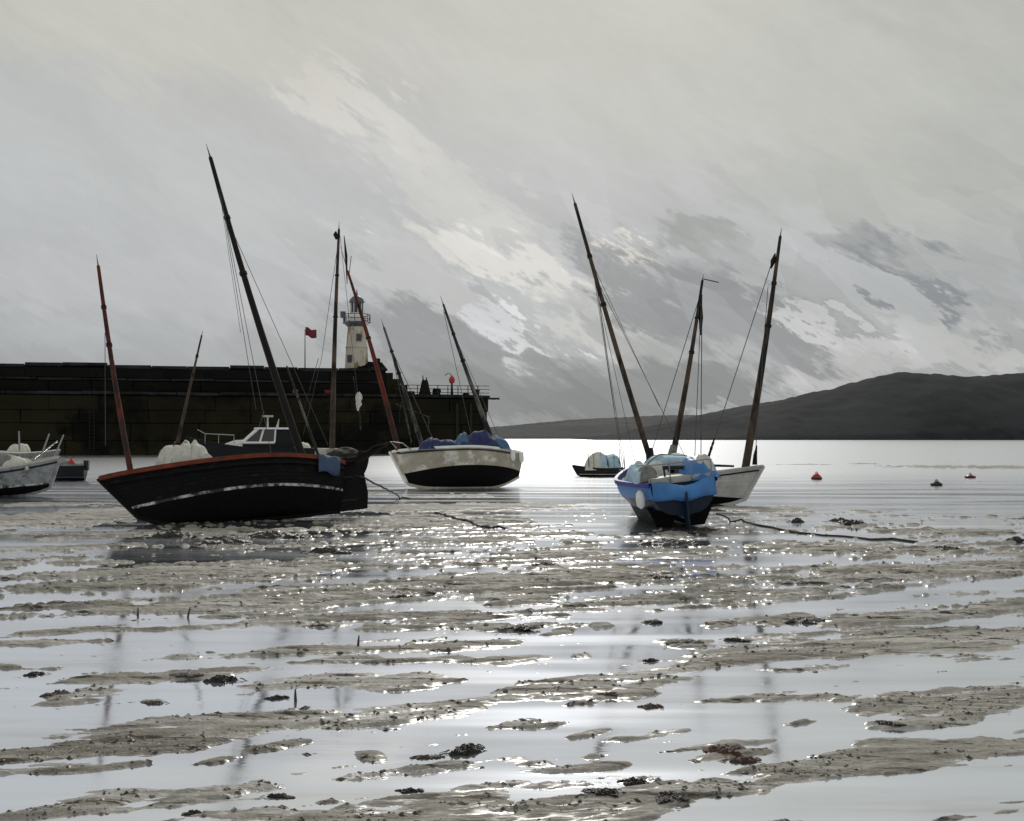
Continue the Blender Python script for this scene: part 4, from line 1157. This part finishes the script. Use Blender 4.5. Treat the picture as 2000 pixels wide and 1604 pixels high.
# --- motor cruiser behind the lugger
def boat_motor():
    bt = Boat('motor_cruiser', 'motor cruiser with dark hull and white windowed cabin behind the black boat', 'motor boat',
              (-13.9, 56.5, -.50), 196, 0, 0, 5.6, 2.5, sheerf(2.30, 2.35, 2.95), lambda t: .02 + .6 * max(0, (t - .65) / .35) ** 2,
              .8, 1.1, .1, .5, stripe=.06, full=.38, strakes=3, lap=.004, top='cruiser', rail='cruiser', deck='white')
    o = bt.o
    z0 = 2.35
    # coachroof and wheelhouse: sloping screen towards the bow (+x)
    rows = []
    for x, w_, h in ((2.1, .55, .14), (1.35, .85, .42), (.7, .95, .46)):
        rows.append([(x, w_, z0 - .05), (x, w_ * .9, z0 + h), (x, -w_ * .9, z0 + h), (x, -w_, z0 - .05)])
    m = MB().grid(rows); m.add(rows[0], [(0, 1, 2, 3)]); m.build('coachroof', M['white'], o)
    a = [(.95, .98, z0 + .3), (-1.75, 1.0, z0 + .3), (-1.55, .86, z0 + 1.02), (.15, .82, z0 + 1.04)]
    m = MB()
    L_, R_ = a, [(x, -y, z) for x, y, z in a]
    m.add(L_ + R_, [(0, 1, 2, 3), (7, 6, 5, 4), (0, 3, 7, 4), (1, 5, 6, 2), (3, 2, 6, 7)])
    wh = m.build('wheelhouse', M['cruiser'], o)
    MB().add([(.95, 1.0, z0 - .1), (-1.75, 1.02, z0 - .1), (-1.75, 1.02, z0 + .34), (.95, 1.0, z0 + .34), (.95, -1.0, z0 - .1), (-1.75, -1.02, z0 - .1), (-1.75, -1.02, z0 + .34), (.95, -1.0, z0 + .34)],
             [(0, 1, 2, 3), (4, 7, 6, 5), (0, 3, 7, 4), (1, 5, 6, 2), (3, 2, 6, 7)]).build('cabin_side', M['cruiser'], o)
    r_ = MB().box((-.72, 0, z0 + 1.07), (2.05, 1.95, .10)).build('wheelhouse_roof', M['white'], o)
    # white frames round dark panes on the near side and screen
    def frame(p, q, r=.06, nm='window_frame'): MB().tube([p, q], r, 6).build(nm, M['white'], wh)
    for sy in (1, -1):
        e = .03 * sy
        A0, B0, C0, D0 = [Vector((x, sy * y + e, z)) for x, y, z in a]
        frame(A0, D0, .08); frame(A0.lerp(B0, .33), D0.lerp(C0, .18), .06); frame(A0.lerp(B0, .62), D0.lerp(C0, .55), .05)
        frame(A0, A0.lerp(B0, .62), .07)
        f = MB().add([A0.lerp(B0, .05) + Vector((0, sy * .02, .06)), A0.lerp(B0, .31) + Vector((0, sy * .02, .06)), D0.lerp(C0, .16) + Vector((0, sy * .02, -.05)), D0.lerp(C0, .03) + Vector((0, sy * .02, -.05))], [(0, 1, 2, 3)])
        f.build('window', M['glass'], wh)
        f = MB().add([A0.lerp(B0, .36) + Vector((0, sy * .02, .06)), A0.lerp(B0, .6) + Vector((0, sy * .02, .06)), D0.lerp(C0, .53) + Vector((0, sy * .02, -.05)), D0.lerp(C0, .2) + Vector((0, sy * .02, -.05))], [(0, 1, 2, 3)])
        f.build('window', M['glass'], wh)
    MB().add([(.93, .8, z0 + .42), (.93, -.8, z0 + .42), (.22, -.7, z0 + .98), (.22, .7, z0 + .98)], [(0, 1, 2, 3)]).build('windscreen', M['glass'], wh)
    MB().tube([(-.4, .2, z0 + 1.1), (-.4, .2, z0 + 1.7)], .05, 6).box((-.4, .2, z0 + 1.75), (.6, .12, .1)).build('radar', M['grey_hull'], r_)
    MB().tube([(-.9, .3, z0 + 1.1), (-1.0, .3, z0 + 1.6)], [.08, .02], 6).build('horn', M['grey_hull'], r_)
    MB().tube([(.1, .5, z0 + 1.1), (-.2, .5, z0 + 2.0)], .02, 5).build('aerial', M['wire'], r_)
    for x in (2.9, 2.2, 1.4):
        MB().tube([(x, .62 if x > 2.5 else .95, z0 + .25), (x, .62 if x > 2.5 else .95, z0 + .75)], .02, 5).build('stanchion', M['galv'], o)
    MB().tube([(3.3, 0, z0 + 1.0), (2.9, .62, z0 + .78), (2.2, .95, z0 + .75), (1.4, .95, z0 + .70)], .022, 5).build('guard_rail', M['galv'], o)
    heap(-2.3, .2, z0 - .05, .9, 1.6, .35, 121).build('stern_gear', M['sailcloth'], o, True)
    return bt


boat_motor()


# --- small boats at the left edge
def boats_left():
    bt = Boat('white_workboat', 'grey and white open workboat with raised poles cut by left edge', 'boat',
              (-21.6, 42.6, .0), 6, 6, -2, 4.4, 2.2, sheerf(1.40, 1.28, 1.55), lambda t: .02 + .25 * max(0, (t - .75) / .25) ** 2,
              .75, .6, .1, .42, stripe=.10, full=.42, strakes=5, top='worn_grey', band='bootwhite', rail='grey_hull', deck='grey_gear', deck_drop=.22)
    o = bt.o
    bt.strake('rubbing_strake', 'dark_cover', .2, .05, .08)
    heap(.2, .2, 1.0, 2.8, 1.5, .62, 131, 20, 14, .4).build('net_pile', M['grey_gear'], o, True)
    heap(1.2, -.2, 1.15, 1.1, 1.0, .45, 135, 14, 10, .4).build('white_fish_sack', M['sailcloth'], o, True)
    for p0, p1 in ((W(75, 905, 44), W(96, 848, 44)), (W(105, 895, 44.3), W(124, 850, 44.3)), (W(38, 880, 44.2), W(37, 842, 44.2)), (W(60, 900, 44), W(112, 862, 44))):
        wpart(o, 'pole', MB().tube([p0, p1], [.045, .03], 6), M['galv'])
    bt = Boat('dark_dinghy', 'small blue black dinghy with a red float on its transom, near left edge', 'boat',
              (-24.9, 57.5, -.05), 188, 4, 0, 1.75, 1.15, sheerf(.95, .92, 1.05), lambda t: .02 + .2 * max(0, (t - .7) / .3) ** 2,
              .8, .3, .05, .2, stripe=.05, full=.4, strakes=4, top='cruiser', band='slate_blue', rail='grey_gear', deck='dark_deck', railw=.09, railh=.12)
    o = bt.o
    MB().box((-.95, .05, .9), (.25, .3, .55)).build('outboard_motor', M['black'], o)
    heap(.2, 0, .75, 1.2, .8, .4, 141).build('dinghy_gear', M['grey_gear'], o, True)
    wpart(o, 'red_float', MB().lathe([(.04, 0), (.16, .08), (.21, .25), (.16, .42), (.05, .52), (.03, .7)], W(139, 916, 57.2), 12), M['redpaint'])
    bt = Boat('grey_skiff', 'weathered low grey skiff moored under the wall at the far left', 'boat',
              (-47.5, 100.0, -.15), 4, 0, 0, 5.2, 2.2, sheerf(1.2, 1.05, 1.35), lambda t: .02 + .3 * max(0, (t - .7) / .3) ** 2,
              .7, .7, .1, .3, stripe=.08, full=.4, strakes=3, top='grey_gear', band='white', rail='white', deck='dark_deck')
    heap(-.6, 0, 1.0, 1.8, 1.4, .9, 151).build('cover', M['sailcloth'], bt.o, True)


boats_left()


# ------------------------------------------------------------------ buoys, lines, stakes, weed
def buoy(px, py, mat, label, r, squash=1.0):
    g = G(px, py)
    o = empty('mooring_buoy', g); tag(o, label, 'buoy')
    MB().lathe([(.05, -.3), (r * .7, -.12), (r, .08), (r * .95, r * .5 * squash), (r * .5, r * 1.0 * squash), (r * .15, r * 1.25 * squash)], n=16).build('float', mat, o, True)
    MB().tube([(.06 * math.cos(t), 0, r * 1.28 * squash + .06 * math.sin(t)) for t in [i * math.pi / 6 for i in range(13)]], .02, 5).build('ring', M['iron'], o)
    MB().lathe([(r * 1.01, .02), (r * 1.03, .05), (r * 1.02, .12)], n=16).build('weed_line', M['black'], o)


buoy(1595, 937, M['redpaint'], 'red mooring buoy with dark top just right of the grey boat bow', .30)
buoy(1895, 934, M['redpaint'], 'faded red mooring buoy near the right edge of the water', .30, .6)
buoy(1829, 949, M['black'], 'small black mooring buoy between the two red buoys', .28, .7)


def rope(name, pts, r, label, mat='rope'):
    P = []
    for i in range(len(pts) - 1):
        a, b = pts[i], pts[i + 1]
        n = max(3, int((b - a).length / .25))
        P += [a.lerp(b, k / n) for k in range(n)]
    P.append(pts[-1])
    q = []
    for i, p_ in enumerate(P):
        z = p_.z if p_.z > .12 else ground_z(p_.x, p_.y) + r * .7
        q.append(Vector((p_.x + .03 * math.sin(i * .9), p_.y + .03 * math.sin(i * 1.7), z)))
    tag(MB().tube(q, r, 6).build(name, M[mat], None, True), label, 'rope')


rope('mooring_rope', [W(1400, 1004, 28.6), G(1440, 1018), G(1500, 1030), G(1560, 1042), G(1610, 1047), G(1650, 1049), G(1700, 1055), G(1745, 1054), G(1790, 1060)], .025, 'dark mooring rope trailing right from the blue yacht across the mud')
rope('mooring_rope', [W(703, 930, 31.6), W(740, 948, 33.5), G(785, 972), G(800, 975)], .03, 'thin rope from stern of black boat down to the water')
rope('mooring_rope', [G(850, 1003), G(880, 1012), G(920, 1024), G(945, 1032), G(985, 1034)], .035, 'short dark rope lying on the mud right of the black boat')


def stake(px, py, h, lean, label):
    g = G(px, py); g.z = ground_z(g.x, g.y) - .05
    tag(MB().tube([g, g + Vector((lean * .5, 0, h * .5)), g + Vector((lean, .02, h))], [.016, .014, .007], 7).build('mooring_stake', M['stake'], None, True), label, 'stake')


stake(270, 1204, .17, -.01, 'short black stake in the mud below the bow of the black boat')
stake(366, 1206, .19, .03, 'short black stake beside a pale puddle, right of a similar stake')
stake(699, 1264, .17, .01, 'lone short stake at a pool edge below the stern of the black boat')
stake(578, 1370, .16, -.01, 'short stake in the left foreground between mud bars')


def weed_mesh(seed):
    rr = random.Random(seed)
    m = MB()
    for k in range(8):
        cx, cy = rr.gauss(0, .26), rr.gauss(0, .13)
        l, w_, h = rr.uniform(.4, .8), rr.uniform(.22, .4), rr.uniform(.10, .24) * (1.25 - abs(cx))
        m2 = heap(cx, cy, -.03, l, w_, h, seed * 13 + k, 8, 6, .9, rr.uniform(-.4, .4))
        m.add(m2.v, m2.f)
    for k in range(14):
        a = rr.uniform(-.5, .5) + (math.pi if rr.random() < .5 else 0)
        x, y = rr.gauss(0, .35), rr.gauss(0, .2)
        L = rr.uniform(.15, .35)
        pts = [(x + L * t * math.cos(a) + .03 * math.sin(9 * t + k), y + L * t * math.sin(a), max(.015, .10 * (1 - t) + .03 * math.sin(6 * t + k))) for t in (0, .33, .66, 1)]
        m.tube(pts, [.035, .03, .02, .006], 4, False)
    return m.mesh('seaweed_clump', M['weed'], True)


WEED = [weed_mesh(s) for s in (1, 2, 3, 4, 5)]
CLUMPS = [
    (905, 1468, 80, 'dark seaweed clump with a ragged tail alone in the wide bottom pool'),
    (835, 1480, 46, 'thin brown weed strand just left of the ragged clump in the bottom pool'),
    (800, 1545, 44, 'compact dark weed lump at the lower edge of the bottom pool'),
    (545, 1556, 56, 'dark weed clump on the mud bar at bottom left of centre'),
    (376, 1590, 36, 'small black weed lump at the bottom edge left'),
    (436, 1330, 70, 'long dark weed clump between pale puddles in the left foreground'),
    (365, 1324, 42, 'grey weed scrap to the left of the long dark clump'),
    (540, 1364, 40, 'small dark weed clump beside the left foreground stake'),
    (300, 1374, 44, 'rounded grey brown weed lump in the lower left puddles'),
    (110, 1358, 56, 'brown weed tangle by the lower left edge'),
    (70, 1318, 40, 'small weed scrap nearest the left edge of the puddles'),
    (1012, 1230, 60, 'spiky black weed clump in the central bright pool'),
    (1570, 1214, 82, 'largest dark weed clump on the right, shaped like a fish'),
    (1435, 1252, 50, 'round dark weed lump on the edge of the right hand mud bar'),
    (1275, 1216, 40, 'small black weed clump below the blue yacht, right of the bright pool'),
    (1268, 1292, 34, 'tiny square dark weed scrap above the central mud bar'),
    (1335, 1258, 52, 'grey weed mound left of the round dark lump'),
    (1270, 1381, 44, 'thin brown weed strand in the centre right pool'),
    (1190, 1362, 40, 'reddish brown weed on the lower central mud bar'),
    (1420, 1468, 80, 'long rusty weed streak in the lower right pool'),
    (1450, 1486, 60, 'rusty brown weed tuft under the long rusty streak'),
    (1740, 1420, 40, 'dark weed scrap on the small bar in the right foreground'),
    (1235, 1528, 54, 'dark weed along the bottom mud bar right of centre'),
    (1180, 1556, 66, 'black weed mass on the bottom edge mud bar'),
    (1310, 1566, 60, 'weed clump at the tip of the bottom mud bar'),
    (1555, 1020, 24, 'tiny dark weed scrap right of blue yacht, leftmost of three'),
    (1640, 1018, 22, 'tiny dark weed scrap, middle of three on the wet sand'),
    (1670, 1026, 34, 'thin weed strip, rightmost of three on the wet sand'),
    (1985, 1058, 24, 'small dark weed scrap touching the right edge'),
    (1850, 1076, 46, 'flat black weed strip on the mud at the far right, beyond the mooring rope'),
    (1060, 1105, 60, 'brown weed clump on the bright patch left of the blue yacht'),
    (790, 1168, 44, 'dark weed lump on the mud below the cream boat'),
    (1280, 1130, 66, 'dark weed beside the mud bar right below the blue yacht'),
    (640, 1080, 80, 'broad dark weed patch added as reflection under the stern of the black boat'),  # weed under the black hull is added to darken it like a reflection
    (430, 1060, 90, 'black weed bank added as reflection under the keel of the black boat'),
    (330, 1048, 70, 'black weed tangle added as reflection at the forefoot of the black boat'),
    (540, 1050, 90, 'dark weed stretch added as reflection against the hull bottom of the black boat'),
    (1300, 1062, 90, 'blue black weed bank under the twin keels of the blue yacht'),
    (1375, 1036, 50, 'dark weed lump right of the twin keels'),
]
rr = random.Random(5)
for i, (px, py, wpx, lab) in enumerate(CLUMPS):
    g = G(px, py)
    o = bpy.data.objects.new('seaweed_clump', WEED[i % 5])
    sc = wpx / FPX * g.y / 1.35
    o.scale = (sc * rr.uniform(1.0, 1.25), sc * rr.uniform(.9, 1.4), sc * rr.uniform(.42, .68))
    if wpx < 40 and py < 1100: o.scale = (sc * 1.4, sc * 2.2, sc * 1.5)
    o.rotation_euler = (0, 0, rr.uniform(-.25, .35) + (math.pi if rr.random() < .5 else 0))
    o.location = (g.x, g.y, ground_z(g.x, g.y))
    col.objects.link(o)
    for word, key in (('rusty', 'weed_rust'), ('reddish', 'weed_rust'), ('grey', 'weed_grey'), ('brown', 'weed_brown')):
        if word in lab and 'grey boat' not in lab:
            o.material_slots[0].link = 'OBJECT'; o.material_slots[0].material = M[key]
            break
    tag(o, lab, 'seaweed', 'seaweed clumps on the mud flat')


# ------------------------------------------------------------------ loose shell, pebbles and worm casts on the bars
def shingle():
    rg = np.random.default_rng(11)
    N = 26000
    py = 1010 + (1640 - 1010) * rg.random(N) ** .8
    px = -150 + 2300 * rg.random(N)
    d = EYE * FPX / (py - HOR)
    x = (px - 1000) / FPX * d
    z = mud_height(x, d)
    patch = fbm(x * 1.3, d * 4.0, 3, 63)
    keep = (z > .003) & (patch > -.02)
    x, d, z = x[keep][:9000], d[keep][:9000], z[keep][:9000]
    n = len(x)
    r = (.006 + .022 * rg.random(n) ** 3) * (.6 + d / 16)
    base = np.array([(1, 0, 0), (0, 1, 0), (-1, 0, 0), (0, -1, 0), (0, 0, 1)], float)
    a = rg.random(n) * 6.28
    ax, ay, az = r * (1 + rg.random(n)), r * (.7 + .4 * rg.random(n)), r * (.35 + .5 * rg.random(n))
    ca, sa = np.cos(a), np.sin(a)
    V = np.empty((n, 5, 3))
    for k, (bx, by, bz) in enumerate(base):
        X, Y = bx * ax, by * ay
        V[:, k, 0] = x + X * ca - Y * sa; V[:, k, 1] = d + X * sa + Y * ca; V[:, k, 2] = z - .003 + bz * az
    F = np.array([(0, 1, 4), (1, 2, 4), (2, 3, 4), (3, 0, 4)])
    faces = (np.arange(n)[:, None, None] * 5 + F[None]).reshape(-1, 3)
    me = bpy.data.meshes.new('shingle')
    me.from_pydata(V.reshape(-1, 3).tolist(), [], faces.tolist())
    m = bpy.data.materials.new('shell_and_pebble'); m.use_nodes = True
    T = NT(m.node_tree); p = T.n['Principled BSDF']
    pos = T.new('ShaderNodeNewGeometry').outputs['Position']
    wn = T.new('ShaderNodeTexNoise', inp={'Vector': pos, 'Scale': 35.0, 'Detail': 0.0})
    T.l.new(T.ramp(wn.outputs[0], [(.35, (.025, .021, .018)), (.52, (.10, .09, .075)), (.62, (.22, .21, .19)), (.75, (.5, .49, .47))]), p.inputs['Base Color'])
    p.inputs['Roughness'].default_value = .5
    me.materials.append(m)
    o = bpy.data.objects.new('shingle', me); col.objects.link(o)
    tag(o, 'scattered pebbles, shell bits and worm casts on the mud', None, None, 'stuff')


shingle()
